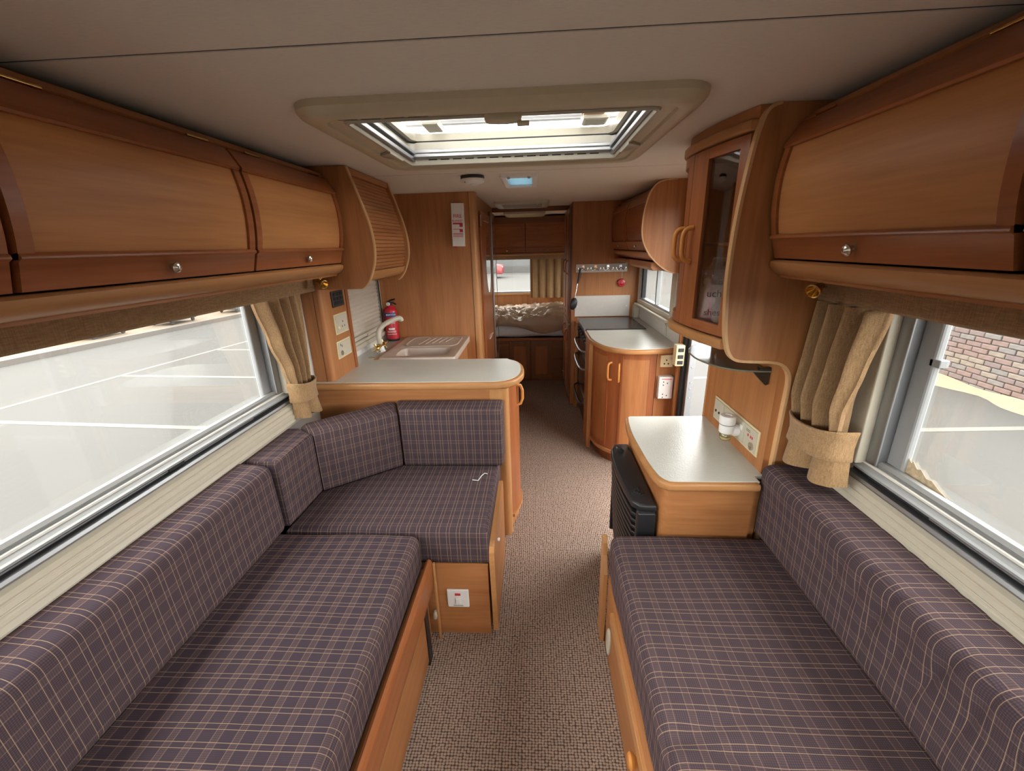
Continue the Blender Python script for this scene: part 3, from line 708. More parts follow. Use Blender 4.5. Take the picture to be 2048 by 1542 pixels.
pcush([(-.658, 1.828), (-.165, 1.828), (-.165, 1.970), (-.708, 1.970)], .523, .822, 'plaid back cushion leaning against the peninsula counter', 'x', .014)
o = prism('seat_cushion', [(-.985, 1.333), (-.188, 1.333), (-.188, 1.90), (-.68, 1.90), (-.985, 1.65)], 'z', .362, .522, M_plaid, None, .024, 3)
boxuv(o, 'x'); smooth_angle(o, 40); tag(o, 'plaid corner seat cushion with a loose white thread', 'cushion')
ft = tube('loose_thread', [(-.30, 1.70, .5235), (-.272, 1.695, .5235), (-.262, 1.735, .524), (-.25, 1.76, .5235), (-.236, 1.755, .5235)], .0018, M_strip, o, 6)
cb = E('bench_base', 'wooden corner bench base with a white switch on its end', 'bench', (-.6, 1.65, 0))
box('carcass', (-1.12, -.198), (1.345, 1.972), (0, .36), wl['x'], cb, .001)
box('top_edge', (-.215, -.196), (1.343, 1.97), (.352, .3615), we['y'], cb, .001)
fp = prism('flap_board', [(1.348, .018), (1.318, .40), (1.322, .43), (1.335, .448), (1.36, .455), (1.79, .462), (1.805, .45), (1.805, .06), (1.56, .03)], 'x', -.186, -.168, wl['y'], cb)
prism('flap_edge', [(1.345, .018), (1.314, .40), (1.318, .433), (1.334, .452), (1.36, .459), (1.79, .466), (1.79, .459), (1.362, .452), (1.338, .445), (1.327, .428), (1.323, .40), (1.352, .03)], 'x', -.187, -.167, we['y'], cb)
lathe('flap_knob', [(.006, 0), (.008, .006), (.006, .010), (0, .011)], (-.168, 1.46, .385), (1, 0, 0), M_white, cb, 12)
so = E('wall_switch', 'white fused switch on the end of the corner bench', 'switch', (-.325, 1.34, .19))
box('plate', (-.370, -.281), (1.335, 1.345), (.148, .236), M_white, so, .004)
box('rocker', (-.336, -.315), (1.328, 1.336), (.170, .198), M_white, so, .003)
box('neon', (-.337, -.314), (1.3335, 1.3355), (.209, .220), M_redtxt, so, 0)
box('fuse_slot', (-.345, -.306), (1.3335, 1.3355), (.157, .160), M_greyframe, so, 0)

# ================================================================== RIGHT BENCH
rb = E('bench_base', 'wooden storage bench under the right seat with a pale rail', 'bench', (.60, .35, 0))
box('carcass', (.285, .945), (-.6, 1.30), (0, .343), wl['y'], rb, 0)
box('front_panel', (.270, .286), (-.6, 1.315), (0, .338), wl['y'], rb, .001)
box('pale_rail', (.258, .271), (-.6, 1.19), (.245, .292), we['y'], rb, .002)
tube('finger_ring', [(.268, 1.235+.022*math.cos(a*math.pi/8), .10+.055*math.sin(a*math.pi/8)) for a in range(16)], .006, M_cream, rb, 8, True)
prism('ring_back', [(1.235+.018*math.cos(a*math.pi/8), .10+.05*math.sin(a*math.pi/8)) for a in range(16)], 'x', .2685, .2695, M_cream, rb)
lathe('wooden_knob', [(.010, 0), (.012, .010), (.020, .016), (.022, .024), (.016, .031), (0, .033)], (.270, .775, .215), (-1, 0, 0), wh, rb, 18)
bw = prism('end_board', [(1.352, 0), (1.322, 0), (1.314, .345), (1.345, .41), (1.352, .46), (1.36, .476), (1.376, .48), (1.392, .47), (1.40, .44), (1.40, 0)], 'x', .252, .266, we['z'], rb)
prism('end_board_inner', [(1.360, .01), (1.332, .01), (1.324, .345), (1.352, .40), (1.36, .45), (1.376, .47), (1.39, .45), (1.39, .01)], 'x', .2655, .2685, wl['z'], rb)
def sat2(p):
    t = max(0, min(1, (p.z-.36)/.15)); w = wrin(p, .009, 3.2)
    for yc, am, wd_, k in ((.70, .011, .018, .25), (.60, .009, .015, -.2), (.48, .012, .02, .1), (.83, .005, .015, .3)):
        w -= am*math.exp(-((p.y-yc-k*(p.x-.5))/wd_)**2)*(.3+.7*max(0, math.sin(p.x*9+yc*7)))
    return Vector((p.x+.006*noise.noise(Vector((0, p.y*8, p.z*8)))*(1 if p.x < .5 else 0), p.y, p.z+t*w))
c = rbox('seat_cushion', (.266, .90), (-.6, 1.333), (.345, .524), .036, M_plaid, None, .02, sat2, 'y')
tag(c, 'long purple plaid seat cushion on the right bench', 'cushion')
def rback(p):
    front = max(0, min(1, (.92-p.x)/.13)); w = 0
    for yc, am, wd_, k in ((1.02, .004, .009, .25), (.94, .006, .010, .30), (.87, .005, .009, .22), (.80, .008, .011, .30), (.73, .006, .010, .26), (.66, .010, .012, .34), (.58, .006, .010, .22), (.50, .009, .012, .3), (.40, .008, .012, .25)):
        w += am*math.exp(-((p.y-yc+k*(p.z-.70))/wd_)**2)*math.exp(-((p.z-.72)/.12)**2)
    top = max(0, min(1, (p.z-.70)/.1))
    return Vector((p.x+front*(w+.012*(1-top))+wrin(p, .005, 5)*front, p.y, p.z-top*w*.6+wrin(p, .004, 5)*top))
c = rbox('back_cushion', (.772, .940), (-.6, 1.354), (.524, .815), .040, M_plaid, None, .0085, rback, 'y')
tag(c, 'long puckered plaid back cushion along the right window', 'cushion')

# ================================================================== PENINSULA COUNTER, SINK
pc = E('kitchen_unit', 'wooden peninsula unit behind the left corner seat', 'cabinet', (-.6, 2.2, 0))
box('front_panel', (-1.128, -.232), (1.984, 2.0), (0, .872), wl['x'], pc, 0)
prism('top_rail', [(-1.128, .868), (-.20, .868), (-.20, .876), (-1.128, .876)], 'y', 1.979, 1.99, wl['x'], pc)
pts = [(-.235, 1.984)]+arcpts(-.175, 2.014, .036, 250, 380, 8)+[(-.15, 2.045), (-.235, 2.045)]
o = prism('corner_post', pts, 'z', 0, .872, we['z'], pc); smooth_angle(o, 40)
dpts = [(-.141, 2.05), (-.118, 2.12), (-.102, 2.20), (-.104, 2.28), (-.125, 2.36), (-.160, 2.41)]
sp_ = spline(dpts, 5)
def shell(name, pts, off, z0, z1, mat, parent):
    n = len(pts); P = [Vector((p[0], p[1])) for p in pts]; Q = []
    for i in range(n):
        t = (P[min(i+1, n-1)]-P[max(i-1, 0)]).normalized(); Q.append(P[i]+Vector((-t.y, t.x))*off)
    o = prism(name, [tuple(p) for p in P]+[tuple(q) for q in Q[::-1]], 'z', z0, z1, mat, parent); smooth_angle(o, 40)
    return o
pd = shell('door', sp_, .02, .09, .862, wr['z'], pc)
tube('handle', [(-.112, 2.165, .835), (-.088, 2.17, .828), (-.078, 2.175, .80), (-.078, 2.175, .75), (-.088, 2.17, .722), (-.112, 2.165, .715)], .0085, wh, pd, 10)
shell('plinth', [(p[0]-.012, p[1]) for p in sp_], .02, 0, .088, wl['z'], pc)
prism('base_trim', [(p[0]+.012, p[1]) for p in dpts]+[(p[0]-.01, p[1]) for p in dpts[::-1]], 'z', .072, .090, we['y'], pc)
box('sink_cupboard', (-1.12, -.515), (2.44, 3.062), (0, .868), wl['z'], pc, .001)
box('side_filler', (-1.128, -.20), (2.0, 2.43), (0, .868), wl['z'], pc, 0)
# worktop: laminate slab with pale wood edging
tipo = [(-1.128, 1.966), (-.200, 1.966)]+[tuple(p) for p in spline([(-.200, 1.966), (-.145, 1.985), (-.098, 2.035), (-.070, 2.115), (-.066, 2.20), (-.078, 2.30), (-.108, 2.375), (-.150, 2.418)], 4)][1:]+[(-.165, 2.428)]
tipi = [(-1.128, 1.982), (-.205, 1.982)]+[tuple(p) for p in spline([(-.205, 1.982), (-.156, 2.0), (-.115, 2.045), (-.088, 2.12), (-.084, 2.20), (-.096, 2.295), (-.124, 2.366), (-.160, 2.405)], 4)][1:]+[(-.17, 2.424)]
wt = E('worktop', 'pale grey-green peninsula worktop with rounded wooden edge', 'worktop', (-.6, 2.2, .872))
ow = prism('wood_edge', tipo+[(-1.128, 2.428)], 'z', .872, .909, we['x'], wt, .012, 3, True)
prism('laminate', tipi+[(-.955, 2.425), (-.955, 3.066), (-1.128, 3.066)], 'z', .880, .9115, M_top, wt, 0)
prism('sink_edge_strip', [(-.985, 2.43), (-.960, 2.43), (-.960, 3.064), (-.985, 3.064)], 'z', .909, .9165, we['y'], wt, .001)
lathe('drain_cap', [(.020, 0), (.020, .002), (.012, .003), (.0, .0025)], (-1.02, 2.485, .9115), (0, 0, 1), M_nickel, wt, 20)
# sink: real bowl and drainer by lofted rounded rectangles
sk = E('sink', 'beige acrylic sink with ribbed drainer beside the wardrobe', 'sink', (-.72, 2.74, .87))
def rr(x0, x1, y0, y1, r, z, n=4): return [(a, b, z) for a, b in rrect(x0, x1, y0, y1, r, n)]
def slab_with_hole(name, outer, inner, zt, zb, mat, parent):
    O = rrect(*outer[:4], outer[4], 4); I = rrect(*inner[:4], inner[4], 4)
    rings = [[(a, b, zb) for a, b in O], [(a, b, zt-.006) for a, b in O], [((a-(outer[0]+outer[1])/2)*.992+(outer[0]+outer[1])/2, (b-(outer[2]+outer[3])/2)*.992+(outer[2]+outer[3])/2, zt) for a, b in O], [(a, b, zt) for a, b in I]]
    return rings
R1 = slab_with_hole('rim', (-.958, -.490, 2.432, 3.062, .015), (-.885, -.548, 2.475, 2.700, .05), .922, .885, M_sink, sk)
for k, (ins, zz) in enumerate(((.006, .918), (.016, .88), (.022, .82), (.045, .795), (.10, .790))):
    R1.append(rr(-.885+ins, -.548-ins, 2.475+ins, 2.700-ins, max(.05-ins*.3, .012), zz))
o = loft('basin', R1, M_sink, sk, caps=False, deg=40)
mk('basin_floor', R1[-1], [tuple(range(len(R1[-1])))], M_sink, sk)
ringloft('drainer_rim', [(-.90, -.53, 2.725, 3.03, .06, .922), (-.897, -.533, 2.728, 3.027, .06, .9255), (-.888, -.542, 2.737, 3.018, .055, .9255), (-.884, -.546, 2.741, 3.014, .055, .922)], M_sink, sk)
for k in range(5): tube('drainer_rib', [(-.80+.042*k, 2.775+.02*k, .923), (-.77+.042*k, 2.99, .923)], .0035, M_sink, sk, 8)
lathe('overflow', [(.009, 0), (.009, .003), (.004, .004)], (-.872, 2.60, .865), (1, 0, 0), M_black, sk, 12)
tp = E('mixer_tap', 'cream swan neck tap with brass cross handles', 'tap', (-1.01, 2.63, .9115))
lathe('base', [(.028, 0), (.030, .006), (.024, .014), (.022, .03), (.018, .045)], (-1.01, 2.63, .9115), (0, 0, 1), M_white, tp, 18)
lathe('collar', [(.019, .040), (.022, .044), (.022, .052), (.017, .056)], (-1.01, 2.63, .9115), (0, 0, 1), M_brass, tp, 18)
tube('spout', spline([(-1.01, 2.63, .96), (-1.015, 2.63, 1.01), (-1.01, 2.64, 1.052), (-.985, 2.665, 1.082), (-.95, 2.70, 1.10), (-.915, 2.735, 1.112), (-.90, 2.752, 1.108), (-.896, 2.757, 1.092)], 5), .0165, M_cream, tp, 12)
for dy, nm in ((-.055, 0), (.055, 1)):
    hy = 2.63+dy
    tube('valve_stem', [(-1.01, 2.63+dy*.25, .948), (-1.008, hy, .952)], .012, M_brass, tp, 12)
    lathe('valve_cap', [(.013, 0), (.016, .006), (.013, .014), (0, .017)], (-1.008, hy+math.copysign(.004, dy), .952), (0, math.copysign(1, dy), .15), M_brass, tp, 14)
    for a in range(4):
        ca, sa = math.cos(math.pi*a/2+.5), math.sin(math.pi*a/2+.5)
        tube('handle_spoke', [(-1.008, hy+dy*.14, .952), (-1.008+.018*ca, hy+dy*.16, .952+.018*sa), (-1.008+.030*ca, hy+dy*.18, .952+.030*sa)], [.004, .005, .0075], M_brass, tp, 8)
# switch column
pl = E('switch_column', 'wooden column with sockets standing on the left end of the peninsula', 'column', (-1.08, 2.14, .9115))
bm_pts = [(-1.128, 2.0), (-1.050, 2.0)]+arcpts(-1.048, 2.018, .018, 270, 360, 5)+[(-1.03, 2.285), (-1.128, 2.285)]
o = prism('body', bm_pts, 'z', .9115, 1.372, wl['z'], pl); smooth_angle(o, 40)
box('near_groove', (-1.070, -1.066), (1.9985, 2.0005), (.9115, 1.372), wd['z'], pl, 0)
box('edge_strip', (-1.032, -1.022), (2.262, 2.29), (.9115, 1.372), wr['z'], pl, .003)
cp = E('control_panel', 'black control panel at the top of the wooden switch column', 'panel', (-1.03, 2.16, 1.31))
box('housing', (-1.03, -1.022), (2.098, 2.228), (1.272, 1.352), M_black, cp, .003)
for i in range(3):
    for j in range(3): box('key', (-1.0225, -1.0200), (2.112+.038*i, 2.138+.038*i), (1.284+.022*j, 1.300+.022*j), M_rubber, cp, .001)
def outlet(label, x, y0, y1, z0, z1, kind):
    s_ = E('socket_outlet', label, 'socket', (x, (y0+y1)/2, (z0+z1)/2))
    box('frame', (x, x+.006), (y0, y1), (z0, z1), M_creamy, s_, .002)
    box('insert', (x+.004, x+.0085), (y0+.008, y1-.008), (z0+.008, z1-.008), M_cream, s_, .001)
    if kind == 'mains':
        for yy, zz in ((.085, .060), (.072, .036), (.100, .036)): box('pin_hole', (x+.0083, x+.0088), (y0+yy-.003, y0+yy+.003), (z0+zz-.005, z0+zz+.005), M_dark, s_, 0)
        lathe('rocker', [(.011, 0), (.011, .004), (.006, .008), (0, .009)], (x+.008, y0+.030, z0+.034), (1, 0, 0), M_creamy, s_, 14)
    else:
        for yy, zz in ((.035, .070), (.048, .062)): box('pin_hole', (x+.0083, x+.0088), (y0+yy-.003, y0+yy+.003), (z0+zz-.006, z0+zz+.006), M_dark, s_, 0)
        lathe('aerial_port', [(.013, 0), (.013, .005), (.008, .006), (.004, .004)], (x+.008, y0+.034, z0+.028), (1, 0, 0), M_nickel, s_, 16)
    return s_
outlet('cream mains socket on the switch column, the upper of the two', -1.03, 2.088, 2.238, 1.133, 1.237, 'mains')
outlet('cream aerial socket on the switch column, the lower of the two', -1.03, 2.075, 2.235, 1.008, 1.100, 'aerial')
# kitchen window with blind on the left
kw = ES('window_6'); kw['label'] = 'left kitchen window behind a beige pleated blind'
frame_x(kw, XL-.001, XL+.022, 2.40, 3.005, .975, 1.385, .028, M_cream)
n_pl = 26; prof = []
for k in range(n_pl+1):
    zz = 1.365-(1.365-1.035)*k/n_pl; prof.append((XL+.012+(.007 if k % 2 else 0), zz))
mk('pleated_blind', [v for x_, z_ in prof for v in ((x_, 2.425, z_), (x_, 2.965, z_))], [(2*k, 2*k+1, 2*k+3, 2*k+2) for k in range(n_pl)], M_shade, kw)
box('blind_bar', (XL+.006, XL+.030), (2.425, 2.965), (1.022, 1.037), M_cream, kw, .003)
box('pull_tab', (XL+.028, XL+.036), (2.66, 2.72), (1.012, 1.026), M_cream, kw, .003)
box('cord_guide', (XL+.026, XL+.031), (2.968, 2.976), (1.03, 1.365), M_dark, kw, 0)
box('sill', (XL, XL+.035), (2.40, 3.005), (.955, .985), M_cream, kw, .006)
box('upstand', (XL, XL+.012), (2.285, 3.066), (.9115, .956), M_white, kw, .002)

# tambour cabinet above the sink
tb = E('tambour_cabinet', 'wall cabinet with a ribbed roll front above the sink', 'cabinet', (-.95, 2.27, 1.372))
edge = [(-.822, 1.897), (-.790, 1.80), (-.756, 1.69), (-.742, 1.62), (-.738, 1.555), (-.746, 1.49), (-.772, 1.424), (-.797, 1.388), (-.818, 1.373)]
es = [(p.x, p.y) for p in spline(edge, 5)]
for y0 in (1.988, 2.535):
    ep = prism('end_panel', [(-1.129, 1.373), (-1.129, 1.899)]+es, 'y', y0, y0+.016, wl['z'], tb); 
    ed = prism('edge_trim', es+[(p[0]+.006, p[1]) for p in es[::-1]], 'y', y0-.001, y0+.017, weg, ep); smooth_angle(ed, 40)
tz = spline([(-.835, 1.868), (-.808, 1.80), (-.776, 1.69), (-.762, 1.62), (-.758, 1.555), (-.766, 1.49), (-.780, 1.452)], 12)
L_ = [0]
for a, b in zip(tz, tz[1:]): L_.append(L_[-1]+(b-a).length)
def at_len(s_):
    for i in range(len(L_)-1):
        if L_[i+1] >= s_: t = (s_-L_[i])/(L_[i+1]-L_[i]); return tz[i].lerp(tz[i+1], t)
    return tz[-1]
NS = 24; tot = L_[-1]
for k in range(NS):
    a = at_len(tot*k/NS+.0007); b = at_len(tot*(k+1)/NS-.0007); n_ = Vector((-(b-a).y, (b-a).x)).normalized()
    if n_.x < 0: n_ = -n_
    m1, m2 = a.lerp(b, .15)+n_*.0022, a.lerp(b, .85)+n_*.0022
    prism('slat', [(a.x-.008, a.y), (a.x, a.y), (m1.x, m1.y), (m2.x, m2.y), (b.x, b.y), (b.x-.008, b.y)], 'y', 2.004, 2.535, wl['y'], tb)
box('inner_shade', (-1.12, -.86), (2.004, 2.535), (1.45, 1.87), M_dark, tb, 0)  # dark block painted as the unlit space behind the slats
o = prism('bottom_rail', [(-.775, 1.452), (-.766, 1.45), (-.776, 1.425), (-.80, 1.405), (-1.12, 1.405), (-1.12, 1.42), (-.80, 1.42)], 'y', 2.004, 2.535, we['y'], tb); smooth_angle(o, 40)
box('top_rail', (-1.12, -.82), (2.004, 2.535), (1.868, 1.896), wl['y'], tb, .002)

# fire extinguisher
fx = E('fire_extinguisher', 'red fire extinguisher standing in the corner by the sink', 'fire extinguisher', (-1.045, 2.995, .9115))
ex, ey, ez = -1.045, 2.995, .9115
lathe('body', [(.042, .012), (.046, .016), (.046, .205), (.044, .222), (.034, .238), (.018, .247), (.014, .255)], (ex, ey, ez), (0, 0, 1), M_red, fx, 28)
lathe('foot', [(.044, 0), (.046, .003), (.046, .014), (.042, .018)], (ex, ey, ez), (0, 0, 1), M_black, fx, 24)
def wrap_label(name, z0, z1, a0, a1, mat, r=.0464):
    rings = []
    for z_ in (z0, z1): rings.append([(ex+r*math.cos(math.radians(a)), ey+r*math.sin(math.radians(a)), ez+z_) for a in [a0+(a1-a0)*i/12 for i in range(13)]])
    return loft(name, rings, mat, fx, caps=False, closed=False)
wrap_label('blue_label', .176, .206, -150, -25, M_blue)
for zz in (.150, .140, .130, .072, .064): wrap_label('print_line', zz, zz+.003, -120, -40, M_strip)
wrap_label('print_block', .083, .096, -105, -50, M_strip); wrap_label('print_frame', .050, .053, -125, -35, M_strip)
vdir = Vector((0-ex, 0-ey, 0)).normalized()
text('label_text', 'POWDER', .016, frameM((ex+vdir.x*.0475, ey+vdir.y*.0475, ez+.191), (-vdir.y, vdir.x, 0), (0, 0, 1)), M_strip, fx)
lathe('valve', [(.013, .25), (.016, .256), (.016, .27), (.010, .278)], (ex, ey, ez), (0, 0, 1), M_black, fx, 14)
lathe('gauge', [(.013, 0), (.013, .010), (.010, .012), (0, .012)], (ex-.004, ey-.014, ez+.264), (-.3, -1, .1), M_white, fx, 16)
tube('squeeze_lever', [(ex-.016, ey, ez+.276), (ex+.01, ey-.002, ez+.29), (ex+.045, ey-.008, ez+.298)], .0055, M_black, fx, 8)
tube('carry_handle', [(ex, ey, ez+.27), (ex+.025, ey-.006, ez+.272), (ex+.05, ey-.01, ez+.26)], .0055, M_black, fx, 8)

# ================================================================== WARDROBE (left, before the bedroom)
wa = E('wardrobe', 'tall wooden wardrobe at the end of the sink', 'wardrobe', (-.77, 3.6, 0))
box('front_panel', (-1.128, -.446), (3.068, 3.09), (0, ZC-.001), wl['z'], wa, 0)
o = prism('corner_post', [(-.446, 3.064)]+arcpts(-.432, 3.094, .030, 270, 360, 6)+[(-.402, 3.16), (-.446, 3.16)], 'z', 0, ZC-.001, we['z'], wa); smooth_angle(o, 40)
box('corner_groove', (-.449, -.446), (3.0665, 3.07), (0, ZC-.002), M_dark, wa, 0)
box('side_panel', (-.440, -.420), (3.16, 4.42), (0, ZC-.001), wl['z'], wa, 0)
wdoor = box('door', (-.420, -.402), (3.34, 3.98), (.06, 1.80), wr['z'], wa, .004)
prism('mirror', [(3.72+.16*math.cos(a*math.pi/16)*(1), 1.41+.24*math.sin(a*math.pi/16)) for a in range(32)], 'x', -.4022, -.3995, M_mirror, wdoor)
for zz in (1.74, .30): box('hinge', (-.408, -.396), (3.322, 3.345), (zz-.05, zz+.03), M_nickel, wdoor, .002)
box('top_bar', (-.402, -.392), (3.50, 3.80), (1.735, 1.742), we['y'], wdoor, .001)
box('lower_bar', (-.402, -.392), (3.56, 3.85), (.78, .787), we['y'], wdoor, .001)
d2 = box('door', (-.420, -.398), (4.02, 4.41), (.06, 1.84), wd['z'], wa, .004)
prism('mirror', [(4.06, .56), (4.20, .50), (4.37, .56), (4.37, 1.72), (4.32, 1.76), (4.10, 1.76), (4.06, 1.72)], 'x', -.398, -.392, M_mirror, d2)
box('mirror_frame', (-.399, -.390), (4.04, 4.06), (.50, 1.80), M_alu, d2, .001); box('mirror_frame', (-.399, -.390), (4.37, 4.39), (.50, 1.80), wd['z'], d2, .001)
# fire blanket box
fbk = E('fire_blanket_box', 'narrow white fire blanket box with red print on the wardrobe', 'fire blanket', (-.523, 3.05, 1.55))
T = Matrix.Translation((-.523, 3.055, 1.69)) @ Matrix.Rotation(math.radians(1.5), 4, 'Y')
def tb_box(name, x, y, z, mat, bev=.003):
    o = box(name, x, y, z, mat, None, bev); o.data.transform(T); o.parent = fbk; o.matrix_parent_inverse = Matrix.Translation(-fbk.location); return o
tb_box('case', (-.042, .042), (-.028, .012), (-.138, .138), M_white)
def fbt(nm, s_, size, z, x=0, sx=1): text(nm, s_, size, T @ frameM((x, -.0292, z), (1, 0, 0), (0, 0, 1)), M_redtxt, fbk, .0005, sx)
fbt('print', 'FIRE', .032, .055); fbt('print', 'BLANKET', .0175, .026)
for zz, x0, x1, h in ((.004, -.034, .034, .010), (-.028, -.034, .022, .003), (-.056, -.034, .034, .004), (-.066, -.034, .034, .004), (-.076, -.034, .034, .003)):
    tb_box('print_bar', (x0, x1), (-.0288, -.0276), (zz, zz+h), M_redtxt, 0)
for zz in (-.012, -.046): tb_box('print_square', (.012, .034), (-.0288, -.0276), (zz, zz+.020), M_redtxt, 0)
tb_box('pull_tape', (-.03, -.012), (-.029, -.026), (-.150, -.137), M_redtxt, 0)

# ================================================================== RIGHT: DISPLAY CABINET AND SIDE TABLE
dc = E('display_cabinet', 'bow fronted display cabinet with smoked glass doors and a tall curved end panel', 'cabinet', (.78, 1.64, 1.21))
sedge = [(.672, 1.899), (.640, 1.885), (.622, 1.84), (.608, 1.748), (.594, 1.603), (.590, 1.446), (.598, 1.32), (.606, 1.255), (.617, 1.212), (.632, 1.186), (.655, 1.174), (.70, 1.170), (.756, 1.168), (.795, 1.158), (.818, 1.135), (.829, 1.095), (.828, 1.0), (.825, .80), (.822, .40)]
se = [(p.x, p.y) for p in spline(sedge, 5)]
ep = prism('end_panel', se+[(.952, .40), (.952, 1.899)], 'y', 1.360, 1.376, wl['z'], dc)
ed = prism('edge_trim', [(p[0], p[1]) for p in se]+[(p[0]+.004, p[1]) for p in se[::-1]], 'y', 1.357, 1.379, weg, ep); 
def offs(pts, o_):
    P = [Vector(p) for p in pts]; Q = []
    for i in range(len(P)):
        t = (P[min(i+1, len(P)-1)]-P[max(i-1, 0)]).normalized(); Q.append(P[i]+Vector((-t.y, t.x))*o_)
    return [(q.x, q.y) for q in Q]
ed.data.clear_geometry()
_o, _i = offs(se, -.004), offs(se, .005)
n_ = len(se); V_ = [(x_, 1.357, z_) for x_, z_ in _o]+[(x_, 1.379, z_) for x_, z_ in _o]+[(x_, 1.357, z_) for x_, z_ in _i]+[(x_, 1.379, z_) for x_, z_ in _i]
F_ = []
for i in range(n_-1):
    F_ += [(i, i+1, n_+i+1, n_+i), (2*n_+i, 3*n_+i, 3*n_+i+1, 2*n_+i+1), (i, 2*n_+i, 2*n_+i+1, i+1), (n_+i, n_+i+1, 3*n_+i+1, 3*n_+i)]
ed.data.from_pydata(V_, [], F_); ed.data.update(); smooth_angle(ed, 40)
def fc(y): return .558+(.476*(y-1.72)**2 if y < 1.72 else 2.0*(y-1.72)**2)
def fcp(y0, y1, d=0., n=14): return [(fc(y0+(y1-y0)*i/n)-d, y0+(y1-y0)*i/n) for i in range(n+1)]
def slabz(name, front, z0, z1, mat, parent, bev=0):
    return prism(name, front+[(.952, front[-1][1]), (.952, front[0][1])], 'z', z0, z1, mat, parent, bev, 3, True)
slabz('bottom_rail', fcp(1.377, 1.935, .016), 1.206, 1.240, we['y'], dc, .011)
slabz('top_rail', fcp(1.377, 1.935, .010), 1.838, 1.868, we['y'], dc, .009)
slabz('cap', fcp(1.377, 1.925, -.01), 1.868, 1.899, wl['y'], dc)
box('far_side', (fc(1.925)-.004, .952), (1.915, 1.931), (1.24, 1.84), wl['z'], dc, .002)
o = prism('far_edge', [(fc(1.925)-.010, 1.24), (fc(1.925)+.004, 1.24), (fc(1.925)+.004, 1.84), (fc(1.925)-.010, 1.84)], 'y', 1.911, 1.935, we['z'], dc, .004)
box('back', (.93, .952), (1.377, 1.93), (1.24, 1.84), M_dark, dc, 0)
slabz('inner_shelf', fcp(1.385, 1.91, -.05), 1.53, 1.538, wd['y'], dc)
for (a, b), lab in (((1.384, 1.674), 'near'), ((1.678, 1.912), 'far')):
    st1, st2 = (.034, .105) if lab == 'near' else (.045, .030)
    D = shell('door', fcp(a, a+st1, 0, 4), -.018, 1.246, 1.832, wr['z'], dc)
    shell('stile', fcp(b-st2, b, 0, 4), -.018, 1.246, 1.832, wr['z'], D)
    shell('bottom_rail', fcp(a+st1, b-st2, 0, 10), -.018, 1.246, 1.280, wr['y'], D)
    shell('top_rail', fcp(a+st1, b-st2, 0, 10), -.018, 1.800, 1.832, wr['y'], D)
    shell('glass', fcp(a+st1-.004, b-st2+.004, -.008, 10), -.004, 1.277, 1.803, M_smoke, D)
    yh = b-.050 if lab == 'near' else a+.024
    xh = fc(yh); dirx = -1
    tube('handle', spline([(xh-.002, yh, 1.592), (xh-.022, yh, 1.588), (xh-.034, yh, 1.572), (xh-.036, yh, 1.54), (xh-.034, yh, 1.50), (xh-.022, yh, 1.483), (xh-.002, yh, 1.478)], 4), .0085, wh, D, 10)
# pouch in the cabinet
pb = E('foil_pouch', 'crinkled silver pouch with black lettering behind the smoked glass', 'bag', (.64, 1.57, 1.24))
rings = []
for k in range(25):
    t = k/24; z_ = 1.242+.205*t; w_ = .056*(1-.12*t); d_ = .035*math.sin(math.pi*min(1, .12+.88*(1-t)))**.7*(1-.2*t)+.002
    ring = []
    for j in range(36):
        a = 2*math.pi*j/36; px_ = math.copysign(abs(math.cos(a))**.7, math.cos(a))*w_; py_ = math.copysign(abs(math.sin(a))**.8, math.sin(a))*d_
        nz = noise.noise(Vector((px_*38, py_*38, z_*38)))*.007+noise.noise(Vector((px_*90, py_*90+4, z_*90)))*.003
        ring.append(Vector((.645+px_*.93-py_*.25, 1.575+py_-px_*.30-nz*1.0+.02*t, z_)))
    rings.append(ring)
loft('pouch_body', rings, M_foil, pb, caps=True, deg=25)
xd, yd = Vector((.95, -.30, 0)).normalized(), Vector((0, .08, 1)).normalized()
def ptxt(s_, size, x, y, z): text('print', s_, size, frameM((x, y, z), xd, yd), M_ink, pb, .0004)
ptxt('ED', .018, .645, 1.533, 1.408); ptxt('uch', .034, .624, 1.534, 1.370); ptxt('shes', .031, .622, 1.530, 1.305)
fl_ = [[Vector((.60+.07*u+.010*math.sin(9*u), 1.585-.03*u+.01*math.sin(7*v+3*u), 1.39+.07*v+.04*u*v+.012*math.sin(6*u+5*v))) for u in [i/8 for i in range(9)]] for v in [i/8 for i in range(9)]]
o = loft('clear_flap', fl_, M_bag, pb, caps=False, closed=False, deg=30)
md = o.modifiers.new('thickness', 'SOLIDIFY'); md.thickness = .001
# glass shelf
gs = E('glass_shelf', 'smoked green half round glass shelf under the display cabinet', 'shelf', (.72, 1.64, 1.115))
gp = [(p.x, p.y) for p in spline([(.799, 1.415), (.72, 1.425), (.655, 1.47), (.618, 1.56), (.612, 1.65), (.635, 1.75), (.70, 1.835), (.799, 1.875)], 5)]
prism('pane', gp, 'z', 1.116, 1.1225, M_shelfglass, gs, .002)
for yy in (1.428, 1.83):
    prism('bracket', [(.742, 1.116), (.797, 1.116), (.797, 1.072), (.788, 1.068)], 'y', yy-.008, yy+.008, M_bronze, gs, .002)
    box('clip', (.760, .798), (yy-.010, yy+.010), (1.122, 1.132), M_bronze, gs, .002)
